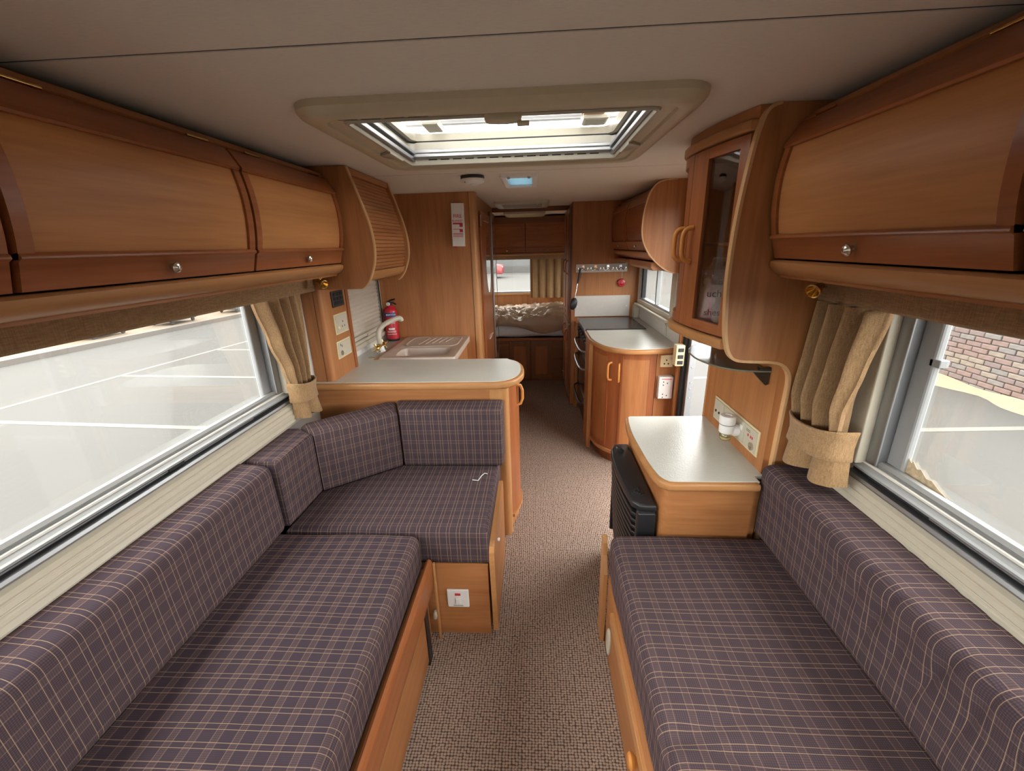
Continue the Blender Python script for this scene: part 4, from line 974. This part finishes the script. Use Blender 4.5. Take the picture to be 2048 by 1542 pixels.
# side table / heater cupboard
st = E('side_table', 'low wooden heater cupboard with a pale rounded top beside the right seat', 'cabinet', (.62, 1.6, 0))
bp_ = [(.768, 1.336), (.768, 1.358), (.80, 1.358), (.80, 1.905), (.450, 1.905)]+arcpts(.478, 1.364, .028, 180, 270, 5)
o = prism('body', bp_, 'z', 0, .716, wl['x'], st); smooth_angle(o, 40)
to = [(.800, 1.912), (.440, 1.912)]+[(p.x, p.y) for p in spline([(.426, 1.905), (.4115, 1.81), (.404, 1.68), (.409, 1.49), (.419, 1.375), (.430, 1.335), (.458, 1.308), (.50, 1.3045)], 5)]+[(.768, 1.3045), (.768, 1.358), (.800, 1.358)]
ti = [(.800, 1.908), (.450, 1.908)]+[(p.x, p.y) for p in spline([(.440, 1.898), (.4265, 1.81), (.419, 1.68), (.424, 1.49), (.434, 1.382), (.443, 1.348), (.466, 1.323), (.505, 1.3185)], 5)]+[(.768, 1.3185), (.768, 1.358), (.800, 1.358)]
prism('wood_edge', to, 'z', .716, .749, we['x'], st, .011, 3, True)
prism('laminate', ti, 'z', .73, .7515, M_top, st)
box('socket_panel', (.800, .815), (1.377, 1.918), (.716, 1.172), wl['z'], st, 0)
box('panel_edge', (.796, .818), (1.914, 1.926), (.716, 1.206), we['z'], st, .003)
box('rear_filler', (.815, .952), (1.377, 1.926), (0, 1.20), wl['z'], st, 0)
box('lower_panel', (.418, .452), (1.42, 1.90), (0, .136), wr['y'], st, .003)
# heater
ht = E('gas_heater', 'black gas fire with louvred front under the side table', 'heater', (.39, 1.61, .14))
hp = [(.442, 1.362), (.408, 1.362), (.378, 1.368), (.356, 1.395), (.345, 1.49), (.337, 1.62), (.340, 1.74), (.350, 1.82), (.372, 1.87), (.395, 1.878), (.442, 1.878)]
def scl(f, dx=0): return [(.442-(.442-p[0])*f+dx, 1.62+(p[1]-1.62)*(1-(1-f)*.4)) for p in hp]
o = prism('top_cap', scl(1), 'z', .592, .622, M_black, ht, .010, 3, True)
o = prism('grille_back', scl(.55), 'z', .14, .595, M_rubber, ht)
for k in range(13): 
    o = prism('louvre', scl(.95-.018*k), 'z', .555-.030*k, .569-.030*k, M_black, ht, .003, 1)
for yy in (1.374, 1.866): box('side_cheek', (.372, .442), (yy-.010, yy+.010), (.14, .594), M_black, ht, .006)
box('control_plate', (.372, .440), (1.352, 1.364), (.14, .594), M_black, ht, .006)
for (hx, hy, r_) in ((.392, 1.445, .024), (.392, 1.80, .016)):
    lathe('knob_ring', [(r_, 0), (r_, .003), (r_*.85, .004)], (hx, hy, .6215), (0, 0, 1), M_rubber, ht, 24)
    lathe('knob', [(r_*.72, .002), (r_*.70, .010), (r_*.5, .012), (0, .012)], (hx, hy, .6215), (0, 0, 1), M_black, ht, 20)
    box('knob_grip', (hx-r_*.14, hx+r_*.14), (hy-r_*.6, hy+r_*.6), (.630, .641), M_black, ht, .002)
lathe('badge', [(.007, 0), (.007, .002), (0, .002)], (.385, 1.845, .622), (0, 0, 1), M_chrome, ht, 12)
# socket strip
ss = E('socket_strip', 'cream four gang socket strip on the panel beside the side table', 'socket', (.80, 1.61, .845))
box('frame', (.794, .800), (1.414, 1.802), (.793, .895), M_creamy, ss, .002)
for k in range(4): box('module', (.7905, .796), (1.422+.0935*k, 1.513+.0935*k), (.801, .887), M_cream, ss, .001)
lathe('aerial_port', [(.015, 0), (.015, .005), (.010, .006), (.005, .003)], (.7905, 1.448, .822), (-1, 0, 0), M_nickel, ss, 18)
for yy in (1.446, 1.458, 1.478): box('red_mark', (.7898, .7908), (yy, yy+.008), (.848, .858), M_redtxt, ss, 0)
for k in range(2): box('print_line', (.7898, .7906), (1.470, 1.500), (.872-.006*k, .8735-.006*k), M_ink, ss, 0)
box('rocker', (.787, .791), (1.525, 1.546), (.850, .872), M_white, ss, .002)
for yy in (1.74, 1.772): lathe('jack', [(.006, 0), (.006, .002), (.003, .0025)], (.7905, yy, .836), (-1, 0, 0), M_dark, ss, 12)
af = E('air_freshener', 'white plug in air freshener with a clear vial', 'air freshener', (.745, 1.555, .83))
lathe('plug', [(.024, 0), (.024, .018), (.018, .030), (.010, .040)], (.790, 1.565, .836), (-1, 0, 0), M_white, af, 18)
lathe('cap', [(.020, .020), (.0285, .022), (.0295, .026), (.0295, .050), (.027, .055), (.014, .056), (.012, .052), (0, .052)], (.745, 1.56, .845), (0, 0, 1), M_white, af, 28)
lathe('cap_ring', [(.0285, .018), (.0285, .022)], (.745, 1.56, .845), (0, 0, 1), M_greyframe, af, 28)
lathe('body', [(.020, -.020), (.0265, -.014), (.0275, 0), (.0275, .018), (.02, .02)], (.745, 1.56, .845), (0, 0, 1), M_white, af, 28)
lathe('vial', [(.0, -.050), (.015, -.049), (.021, -.043), (.022, -.025), (.016, -.016)], (.745, 1.56, .845), (0, 0, 1), M_clear, af, 20)
lathe('oil', [(.0, -.047), (.014, -.046), (.019, -.040), (.019, -.034), (0, -.034)], (.745, 1.56, .845), (0, 0, 1), M_creamy, af, 20)

# ================================================================== RIGHT KITCHEN
KY = 4.045
pw = struct(grid_wall('wall_partition', 'y', (KY, KY+.03), (.338, XR), (0, ZC-.001), [], wl['z']), 'wooden partition behind the hob')
box('partition_edge', (.330, .340), (KY-.003, KY+.034), (0, ZC-.001), wd['z'], pw, .002)
ku = E('kitchen_unit', 'bow fronted wooden unit below the hob worktop', 'cabinet', (.66, 3.1, 0))
kd = [(p.x, p.y) for p in spline([(.424, 3.075), (.452, 2.955), (.503, 2.858), (.588, 2.783), (.70, 2.757), (.802, 2.765)], 8)]
NK = len(kd)-1; iA = int(NK*.52)
for seg, nm in (((0, iA), 'far'), ((iA, NK), 'near')):
    pts = kd[seg[0]:seg[1]+1]
    D = shell('door', pts[0:1]+pts[1:-1]+pts[-1:], .018, .108, .838, wr['z'], ku)
    m_ = len(pts)
    a, b = (4, m_-5) if nm == 'far' else (4, m_-4)
    pin = offs(pts, -.0022)[a:b+1]
    shell('panel', pin, .006, .15, .80, wl['z'], D)
    pl_ = offs(pts, -.004)
    for i in (a, b): shell('bead', pl_[i-1:i+1], .006, .13, .82, wr['z'], D)
    hp_ = pts[-3] if nm == 'far' else pts[2]
    t_ = (Vector(pts[-1])-Vector(pts[0])).normalized(); nx, ny = t_.y, -t_.x
    P = lambda d, z_: (hp_[0]+nx*d, hp_[1]+ny*d, z_)
    tube('handle', spline([P(.0, .765), P(.022, .760), P(.030, .74), P(.031, .70), P(.030, .665), P(.022, .645), P(.0, .640)], 4), .008, wh, D, 10)
prism('end_post', [(.806, 2.766), (.948, 2.792), (.948, 3.0), (.806, 3.0)], 'z', 0, .842, wl['z'], ku)
prism('post_groove', [(.8015, 2.768), (.807, 2.7675), (.807, 2.80), (.8015, 2.80)], 'z', .02, .842, M_dark, ku)
kin = offs(kd, .022); kout = offs(kd, -.012)
prism('carcass', kin+[(.80, 3.30), (.44, 3.30)], 'z', .0, .842, wd['z'], ku)
tr = prism('base_trim', kout+kin[::-1], 'z', .082, .106, we['x'], ku); smooth_angle(tr, 40)
prism('side_post', [(.392, 3.07), (.424, 3.07), (.424, 3.30), (.392, 3.30)], 'z', 0, .846, we['z'], ku, .004)
box('cooker_end', (.372, .40), (3.955, 4.044), (0, .846), wl['z'], ku, .003)
wk = E('worktop', 'cream hob side worktop with bowed wooden edge', 'worktop', (.66, 3.3, .845))
ko = [(p.x, p.y) for p in spline([(.392, 3.40), (.394, 3.22), (.398, 3.075), (.429, 2.925), (.481, 2.816), (.580, 2.738), (.705, 2.716), (.85, 2.742), (.952, 2.785)], 6)]
ki = [(p.x, p.y) for p in spline([(.408, 3.40), (.410, 3.22), (.414, 3.08), (.443, 2.935), (.492, 2.830), (.586, 2.754), (.705, 2.732), (.846, 2.757), (.952, 2.80)], 6)]
prism('wood_edge', ko+[(.952, 3.40)], 'z', .845, .878, we['x'], wk, .010, 3, True)
prism('laminate', ki+[(.952, 4.044), (.886, 4.044), (.886, 3.40)], 'z', .86, .8815, M_top, wk)
hb = E('cooker', 'built in black cooker with glass hob lid and looped handles', 'cooker', (.64, 3.66, .1))
box('hob_lid', (.398, .884), (3.402, 3.952), (.876, .890), M_blackglass, hb, .003)
box('lid_edge', (.392, .400), (3.402, 3.952), (.870, .892), M_alu, hb, .002)
box('oven_body', (.425, .88), (3.31, 3.952), (.05, .872), M_black, hb, 0)
for z0, z1 in ((.752, .862), (.60, .742), (.30, .59), (.07, .29)): box('front_panel', (.404, .428), (3.312, 3.948), (z0, z1), M_blackglass if z1 < .75 else M_black, hb, .004)
for k in range(5): lathe('control_knob', [(.020, 0), (.021, .012), (.016, .022), (0, .023)], (.404, 3.40+.115*k, .808), (-1, 0, 0), M_black, hb, 16)
for zz, m_ in ((.715, M_alu), (.565, M_alu), (.262, M_black)):
    tube('handle', spline([(.406, 3.34, zz), (.368, 3.38, zz), (.356, 3.50, zz), (.356, 3.76, zz), (.368, 3.88, zz), (.406, 3.92, zz)], 5), .009, m_, hb, 10)
def wall_socket(name, label, x0, x1, z0, z1, y, mat, deep):
    s_ = E(name, label, 'socket', ((x0+x1)/2, y, (z0+z1)/2))
    box('box', (x0, x1), (y-deep, y+.012), (z0, z1), mat, s_, .005 if deep > .02 else .003)
    return s_
s1 = wall_socket('socket_outlet', 'cream single socket at the top of the hob unit end', .829, .912, .748, .830, 2.774, M_creamy, .010)
for xx, zz in ((.868, .797), (.855, .772), (.881, .772)): box('pin_hole', (xx-.004, xx+.004), (2.7632, 2.7645), (zz-.005, zz+.005), M_dark, s1, 0)
lathe('indicator', [(.011, 0), (.011, .002), (.008, .0025), (0, .0025)], (.895, 2.764, .810), (0, -1, 0), M_cream, s1, 16)
s2 = wall_socket('socket_outlet', 'white double socket box below the cream socket', .820, .914, .535, .690, 2.774, M_white, .045)
box('red_print', (.838, .902), (2.7282, 2.7295), (.672, .677), M_redtxt, s2, 0)
for zz in (.655, .568):
    for xx, dz in ((.850, 0), (.850, -.022), (.876, -.009)): box('pin_hole', (xx-.003, xx+.003), (2.7282, 2.7295), (zz+dz-.004, zz+dz+.004), M_dark, s2, 0)
# splashback, hooks, ladle, timer
sb = E('splashback', 'pale grey splashback panel behind the hob', 'splashback', (.62, KY, .89))
box('sheet', (.368, .878), (KY-.010, KY), (.890, 1.082), M_spl, sb, .001)
for xx in (.392, .850): lathe('screw', [(.008, 0), (.008, .003), (0, .005)], (xx, KY-.010, .985), (0, -1, 0), M_white, sb, 12)
hr = E('coat_hook_rail', 'white hook rail with four double hooks above the hob', 'hook rail', (.605, KY, 1.33))
box('board', (.372, .838), (KY-.016, KY), (1.295, 1.368), M_wallw, hr, .003)
for k in range(4):
    hx = .434+.114*k; y0 = KY-.018
    box('hook_plate', (hx-.012, hx+.012), (y0-.004, y0+.002), (1.318, 1.360), M_chrome, hr, .003)
    for s_ in (-1, 1):
        tube('hook', spline([(hx, y0-.003, 1.336), (hx+s_*.016, y0-.012, 1.318), (hx+s_*.032, y0-.020, 1.314), (hx+s_*.042, y0-.022, 1.326), (hx+s_*.042, y0-.022, 1.340)], 4), .0045, M_chrome, hr, 8)
la = E('ladle', 'black slotted kitchen spoon hanging from the first hook', 'utensil', (.385, KY-.05, 1.0))
tube('grip', [(.408, KY-.045, 1.335), (.402, KY-.045, 1.29), (.393, KY-.045, 1.235), (.388, KY-.045, 1.20)], [.007, .011, .010, .006], M_black, la, 10)
tube('stem', [(.388, KY-.045, 1.20), (.378, KY-.045, 1.14), (.369, KY-.047, 1.09), (.362, KY-.05, 1.07)], .004, M_chrome, la, 8)
sp2 = [(.055*.62*math.cos(2*math.pi*k/20), .055*math.sin(2*math.pi*k/20)) for k in range(20)]
rg = []
for f_, dy in ((1, 0), (1.02, -.004), (.85, -.014), (.5, -.020), (.05, -.022)): rg.append([Vector((.352+a*f_+b*f_*.16, KY-.045+dy+.006, 1.015+b*f_)) for a, b in sp2])
loft('bowl', rg, M_black, la, caps=True, deg=50)
tm = E('kitchen_timer', 'round red smiling face hanging from the last hook', 'ornament', (.791, KY-.02, 1.165))
lathe('disc', [(.026, 0), (.034, .003), (.036, .009), (.034, .016), (.028, .019), (0, .019)], (.791, KY-.010, 1.197), (0, -1, 0), M_red, tm, 28)
for xx in (-.010, .010): lathe('eye', [(.0035, 0), (.0035, .001), (0, .001)], (.791+xx, KY-.0292, 1.206), (0, -1, 0), M_ink, tm, 10)
tube('smile', [(.791+.018*math.cos(a), KY-.0295, 1.197+.018*math.sin(a)) for a in [math.radians(200+14*k) for k in range(11)]], .0018, M_ink, tm, 6)
tube('string', [(.791, KY-.018, 1.230), (.790, KY-.03, 1.27), (.790, KY-.036, 1.312)], .0012, M_strip, tm, 5)
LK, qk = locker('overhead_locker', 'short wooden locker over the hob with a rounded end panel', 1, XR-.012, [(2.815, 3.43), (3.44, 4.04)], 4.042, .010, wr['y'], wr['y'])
dsc = [(.845, 1.899), (.770, 1.893), (.722, 1.872), (.687, 1.82), (.664, 1.735), (.656, 1.66), (.657, 1.60), (.672, 1.54), (.704, 1.482), (.755, 1.424), (.805, 1.385), (.85, 1.362), (.90, 1.352)]
ds = [(p.x, p.y) for p in spline(dsc, 5)]
epn = prism('end_panel', ds+[(.953, 1.352), (.953, 1.899)], 'y', 2.794, 2.810, wl['z'], LK)
prism('end_panel_edge', offs(ds, -.003)+offs(ds, .004)[::-1], 'y', 2.792, 2.812, weg, LK)
ch = E('cooker_hood', 'slim cooker hood under the hob locker', 'cooker hood', (.84, 3.75, 1.40))
box('housing', (.715, .945), (3.50, 4.035), (1.398, 1.424), wl['y'], ch, .006)
box('filter', (.735, .93), (3.55, 4.0), (1.390, 1.399), M_greyframe, ch, .003)
o = prism('light_pelmet', [(.735, 1.424), (.735, 1.39), (.75, 1.372), (.945, 1.372), (.945, 1.424)], 'y', 2.83, 3.48, we['y'], ch, .004)
cx = E('cable_box', 'small cream cable box on the wall beside the hob', 'cable box', (.925, 3.98, .93))
box('lid', (.905, .953), (3.955, 4.04), (.8815, 1.0), M_cream, cx, .006)
tube('cable', [(.95, 3.40, .985), (.948, 3.30, .975), (.948, 3.16, .985), (.948, 3.10, .96), (.948, 3.09, .89)], .004, M_cream, cx, 6)

# ================================================================== BEDROOM
pcb = E('passage_cupboard', 'dark wooden cupboard beside the bedroom doorway', 'cupboard', (.64, 4.43, 0))
box('carcass', (.335, .952), (4.08, 4.74), (0, ZC-.002), wd['z'], pcb, 0)
for y0, y1 in ((4.085, 4.40), (4.41, 4.735)):
    for z0, z1 in ((.06, .80), (.82, 1.86)):
        D = box('door', (.312, .334), (y0, y1), (z0, z1), wd['z'], pcb, .006)
        box('raised_panel', (.306, .313), (y0+.05, y1-.05), (z0+.05, z1-.05), wr['z'], D, .005)
        yh = y0+.03; zh = z0+.52 if z0 > .5 else z1-.10
        tube('handle', spline([(.312, yh, zh+.06), (.288, yh, zh+.05), (.280, yh, zh), (.288, yh, zh-.05), (.312, yh, zh-.06)], 4), .007, wr['z'], D, 8)
        lathe('catch', [(.012, 0), (.012, .012), (.006, .018)], (.312, y1-.04, z0+.10), (-1, 0, 0), M_chrome, D, 12)
bd = E('bed_base', 'dark wooden bed base with two panelled doors', 'bed', (-.1, 5.3, 0))
box('front', (-1.12, .952), (4.82, 4.84), (0, .515), wd['x'], bd, 0)
box('carcass', (-1.12, .952), (4.84, 5.89), (0, .50), wd['x'], bd, 0)
box('top_rail', (-1.12, .952), (4.806, 4.826), (.495, .525), wr['x'], bd, .003)
for x0, x1 in ((-.314, -.070), (-.060, .182)):
    D = box('door', (x0, x1), (4.800, 4.818), (.03, .490), wd['z'], bd, .004)
    box('panel', (x0+.05, x1-.05), (4.795, 4.802), (.09, .43), wr['z'], D, .004)
mt = rbox('mattress', (-1.11, .94), (4.83, 5.88), (.527, .680), .05, M_sheet, None, .06, lambda p: Vector((p.x, p.y, p.z+.012*noise.noise(p*4))))
tag(mt, 'white sheeted mattress on the bed base', 'mattress')
G = []
NX, NY = 90, 56
for j in range(NY+1):
    t = j/NY; row = []
    for i in range(NX+1):
        u = i/NX; x_ = -1.08+1.98*u
        drop = .055+.075*math.exp(-((x_-.06)/.22)**2)+.02*math.sin(x_*5)
        if t < .78: y_ = 5.84-(5.84-4.80)*t/.78; z_ = .735
        else: y_ = 4.80-.018*math.sin((t-.78)/.22*math.pi); z_ = .735-(t-.78)/.22*(drop+.02)
        edge = min(1, t/.78)
        h = .030*noise.noise(Vector((x_*3, y_*3, 0)))+.10*math.exp(-((x_-.36)/.22)**2-((y_-5.2)/.4)**2)+.03*math.exp(-((x_+.3)/.5)**2-((y_-5.2)/.3)**2)
        r_ = abs(noise.noise(Vector((x_*4.5+1.5*y_, y_*9-2.2*x_, 2.1)))); r2 = abs(noise.noise(Vector((x_*11+3*y_, y_*17-5*x_, 5.1))))
        h += .040*max(0, 1-r_*3.0)+.022*max(0, 1-r2*3.2)
        if t < .78: z_ += h
        else: k_ = 1-(t-.78)/.22; z_ += h*k_; y_ -= .02*(r_+r2)*(1-k_)
        row.append(Vector((x_, y_, z_)))
    G.append(row)
dv = loft('duvet', G, M_duvet, None, caps=False, closed=False, deg=180)
md = dv.modifiers.new('thickness', 'SOLIDIFY'); md.thickness = .02; md.offset = -1
tag(dv, 'rumpled bronze satin duvet on the bed', 'duvet')
rk = E('overhead_locker', 'dark wooden locker over the bedroom window with two doors', 'locker', (-.1, 5.7, 1.44))
box('carcass', (-1.12, .95), (5.565, 5.895), (1.455, 1.88), wd['x'], rk, 0)
box('top_board', (-1.12, .95), (5.545, 5.565), (1.80, 1.88), wd['x'], rk, .003)
box('front_lip', (-1.12, .95), (5.53, 5.575), (1.425, 1.452), we['x'], rk, .010)
for x0, x1 in ((-1.10, -.628), (-.622, -.125), (-.119, .385), (.391, .90)):
    D = box('door', (x0, x1), (5.545, 5.565), (1.46, 1.81), wr['x'], rk, .005)
    box('panel', (x0+.03, x1-.03), (5.540, 5.547), (1.53, 1.77), wr['x'], D, .004)
    box('lower_rail', (x0, x1), (5.537, 5.548), (1.46, 1.518), wr['x'], D, .004)
    knob(D, ((x0+x1)/2+.02, 5.540, 1.488), (0, -1, 0), .011)
tag(prism('pelmet', [(5.70, 1.372), (5.712, 1.372), (5.712, 1.450), (5.70, 1.450)], 'x', -1.1, .94, M_curt), 'brown fabric pelmet over the bedroom window', 'pelmet')
cr = E('curtain', 'brown curtain hanging at the bedroom window', 'curtain', (.15, 5.82, .87))
rings = []
for k in range(13):
    z_ = 1.40-.535*k/12; f_, b_ = [], []
    for j in range(71):
        u = j/70; a = .016+.006*k/12
        f_.append(Vector((-.072+.50*u, 5.80+a*math.sin(2*math.pi*5.2*u+.4*math.sin(6*u)), z_))); b_.append(f_[-1]+Vector((0, .008, 0)))
    rings.append(f_+b_[::-1])
loft('drape', rings, M_curt, cr, caps=True, deg=60)
box('heading', (-.08, .44), (5.785, 5.815), (1.385, 1.415), M_curt, cr, .003)

# ================================================================== OUTDOORS
GZ = -.60
gr = struct(mk('ground', [(-90, -70, GZ), (90, -70, GZ), (90, 110, GZ), (-90, 110, GZ)], [(0, 1, 2, 3)], M_tar), 'pale tarmac car park around the caravan')
def pline(label, pts, w=.10):
    P = [Vector((p[0], p[1], 0)) for p in pts]; V = []; n = len(P)
    for i in range(n):
        t = (P[min(i+1, n-1)]-P[max(i-1, 0)]).normalized(); s_ = Vector((-t.y, t.x, 0))*w/2
        V += [(P[i]+s_).to_tuple()[:2]+(GZ,), (P[i]-s_).to_tuple()[:2]+(GZ,)]
    top = [(v[0], v[1], GZ+.004) for v in V]
    F = []
    m_ = len(V)
    for i in range(n-1):
        a = 2*i
        F += [(m_+a, m_+a+1, m_+a+3, m_+a+2), (a, a+2, m_+a+2, m_+a), (a+1, m_+a+1, m_+a+3, a+3)]
    o = mk('parking_line', V+top, F, M_white_line)
    return tag(o, label, 'road marking')
pline('long white line dividing the bays outside the left window', [(-8.6, 2.2), (-8.12, 5.53), (-7.86, 7.21), (-7.53, 9.27), (-7.0, 12.2)])
pline('nearest white bay line outside the left window', [(-8.4, 2.75), (-3.6, 2.52)])
pline('second white bay line outside the left window, running to the sill', [(-8.11, 5.06), (-3.6, 4.75)])
pline('third white bay line outside the left window', [(-7.79, 7.21), (-3.9, 6.95)])
pline('short far white bay line near the left curtain', [(-7.46, 9.27), (-4.4, 9.10)])
pline('white bay line outside the right window', [(2.3, 4.62), (5.65, 4.73)])
pline('white bay line seen through the entrance doorway', [(1.9, 6.70), (5.5, 6.95)])
kb = tag(prism('kerb', [(-11.6, 6.5), (-11.45, 6.5), (-10.2, 15.5), (-10.35, 15.5)], 'z', GZ, GZ+.12, plain('kerb_stone', (.075, .065, .058), .9)), 'low stone kerb across the car park', 'kerb')
M_sand = plain('sandy_verge', (.13, .10, .075), .95, 0, .15, .1, 3)
tag(prism('verge', [(-30, 4.0), (-11.62, 6.5), (-10.37, 15.5), (-9.4, 22), (-30, 22)], 'z', GZ, GZ+.05, M_sand), 'sandy verge behind the kerb', 'verge')
M_bin = plain('blue_grey_metal', (.055, .066, .074), .6)
for (x_, y_), lab in (((-12.1, 10.9), 'grey container behind the kerb, nearest of three'), ((-11.7, 13.0), 'grey container behind the kerb, middle of three'), ((-11.4, 15.6), 'grey container behind the kerb, beside the left curtain')):
    b_ = E('waste_container', lab, 'container', (x_, y_, GZ+.05), 'containers behind the kerb')
    box('tub', (x_-.4, x_+.4), (y_-.55, y_+.55), (GZ+.16, GZ+1.0), M_bin, b_, .05)
    box('lid', (x_-.45, x_+.45), (y_-.6, y_+.6), (GZ+1.0, GZ+1.08), M_bin, b_, .02)
    for dx in (-.3, .3):
        for dy in (-.42, .42): lathe('caster', [(.06, -.02), (.065, 0), (.06, .02)], (x_+dx, y_+dy, GZ+.115), (1, 0, 0), M_black, b_, 14)
# brick wall
bw_ = E('brick_wall', 'old mixed brick boundary wall outside the right window', 'wall', (6.35, 5.6, GZ))
WX = 6.28
M_mort = plain('mortar', (.098, .087, .080), .95)
bricks = [plain('brick_red', (.130, .092, .083), .95, 0, .25, .1, 12), plain('brick_buff', (.145, .118, .098), .95, 0, .3, .1, 12), plain('brick_grey', (.118, .106, .100), .95, 0, .25, .1, 12), plain('brick_plum', (.115, .088, .084), .95, 0, .2, .1, 12)]
box('mortar_core', (WX+.012, WX+.20), (3.2, 9.0), (GZ, .62), M_mort, bw_, 0)
bme = {}
for k, m_ in enumerate(bricks):
    t_ = box('brick', (-.012, .09), (-.106, .106), (-.031, .031), m_, bw_, .006, 1); bme[k] = t_.data
    bpy.data.objects.remove(t_)
nb = 0
for r_ in range(16):
    for c_ in range(18):
        y_ = 3.35+.224*c_+(.112 if r_ % 2 else 0)
        k = random.choice((0, 1, 1, 2, 3, 0)) if 2 < r_ < 9 else random.choice((0, 3, 2, 3, 0))
        ob = bpy.data.objects.new('brick', bme[k]); COL.objects.link(ob); ob.parent = bw_
        ob.matrix_parent_inverse = Matrix.Translation(-bw_.location)
        ob.location = (WX+random.uniform(-.006, .006), y_, GZ+.04+.0745*r_); ob.rotation_euler = (random.uniform(-.012, .012), 0, random.uniform(-.02, .02))
for c_ in range(11): box('coping_stone', (WX-.03, WX+.24), (3.2+.52*c_, 3.715+.52*c_), (.62, .68), bricks[1], bw_, .01)
sv = []
NSV = 40
for i in range(NSV+1):
    y_ = 3.2+5.8*i/NSV; w_ = .30+.08*math.sin(y_*3)+.05*math.sin(y_*7.3)
    sv.append([Vector((WX-w_, y_, GZ+.002)), Vector((WX-w_*.5, y_, GZ+.03)), Vector((WX-.02, y_, GZ+.07+.02*math.sin(y_*5))), Vector((WX-.02, y_, GZ-.0))])
sd_ = loft('sand_drift', sv, plain('drifted_sand', (.185, .142, .10), .95, 0, .12, .1, 5), None, caps=True, deg=60)
tag(sd_, 'sand drifted along the foot of the brick wall', 'sand', None, 'stuff')
# red car and wall seen through the bedroom window
cy0, cx0 = 30.6, -4.4
rc = E('car', 'red parked car seen through the bedroom window', 'car', (cx0, cy0, GZ))
side = [(-2.1, .30), (-2.12, .62), (-2.0, .82), (-1.2, .92), (-.65, 1.36), (.75, 1.38), (1.45, .98), (2.05, .86), (2.16, .6), (2.12, .30)]
M_carred = plain('car_red', (.13, .012, .014), .3)
sc_ = [(cx0+p.x, GZ+p.y) for p in spline(side, 5)]
o = prism('body', sc_, 'y', cy0-.78, cy0+.78, M_carred, rc, .06, 2, True)
gsd = [(-.95, .93), (-.58, 1.28), (.68, 1.30), (1.22, .96)]
for yy in (cy0-.79, cy0+.775): prism('side_window', [(cx0+a, GZ+b) for a, b in gsd], 'y', yy, yy+.015, M_black, rc)
for xx in (-1.3, 1.32):
    for yy in (cy0-.80, cy0+.60):
        lathe('wheel', [(.20, 0), (.31, .01), (.32, .05), (.32, .15), (.31, .19), (.20, .20)], (cx0+xx, yy, GZ+.32), (0, 1, 0), M_rubber, rc, 24)
        lathe('hub_cap', [(.19, -.005), (.17, -.02), (0, -.025)], (cx0+xx, yy if yy < cy0 else yy+.22, GZ+.32), (0, 1, 0), M_alu, rc, 16)
box('head_lamp', (cx0+2.02, cx0+2.15), (cy0-.72, cy0-.42), (GZ+.66, GZ+.80), M_white, rc, .02)
for k, (x0, x1) in enumerate(((-30, 30),)):
    gw = E('boundary_wall', 'long grey boundary wall far behind the bedroom window', 'wall', (0, 36, GZ))
    box('render_face', (x0, x1), (36, 36.3), (GZ+.5, 3.2), plain('grey_render', (.072, .073, .074), .95, 0, .08, .1, 1), gw, .02)
    box('base_course', (x0, x1), (35.85, 36.3), (GZ, GZ+.5), plain('dark_base', (.045, .042, .04), .95), gw, .02)
vn = E('van', 'white van parked outside the kitchen window', 'van', (11.0, 16.5, GZ))
sv_ = [(-2.5, .35), (-2.52, 1.0), (-2.3, 1.2), (-1.75, 1.35), (-1.1, 2.1), (2.4, 2.15), (2.48, 1.9), (2.5, .35)]
prism('body', [(16.5+a, GZ+b) for a, b in sv_], 'x', 10.1, 11.9, plain('van_white', (.13, .13, .13), .4), vn, .06, 2, True)
prism('cab_window', [(14.85, GZ+1.38), (15.38, GZ+1.95), (16.3, GZ+1.95), (16.3, GZ+1.30)], 'x', 10.08, 10.1, M_black, vn)
for yy in (15.0, 18.1): lathe('wheel', [(.2, 0), (.33, .01), (.34, .05), (.34, .2), (.2, .22)], (10.05, yy, GZ+.34), (1, 0, 0), M_rubber, vn, 24)
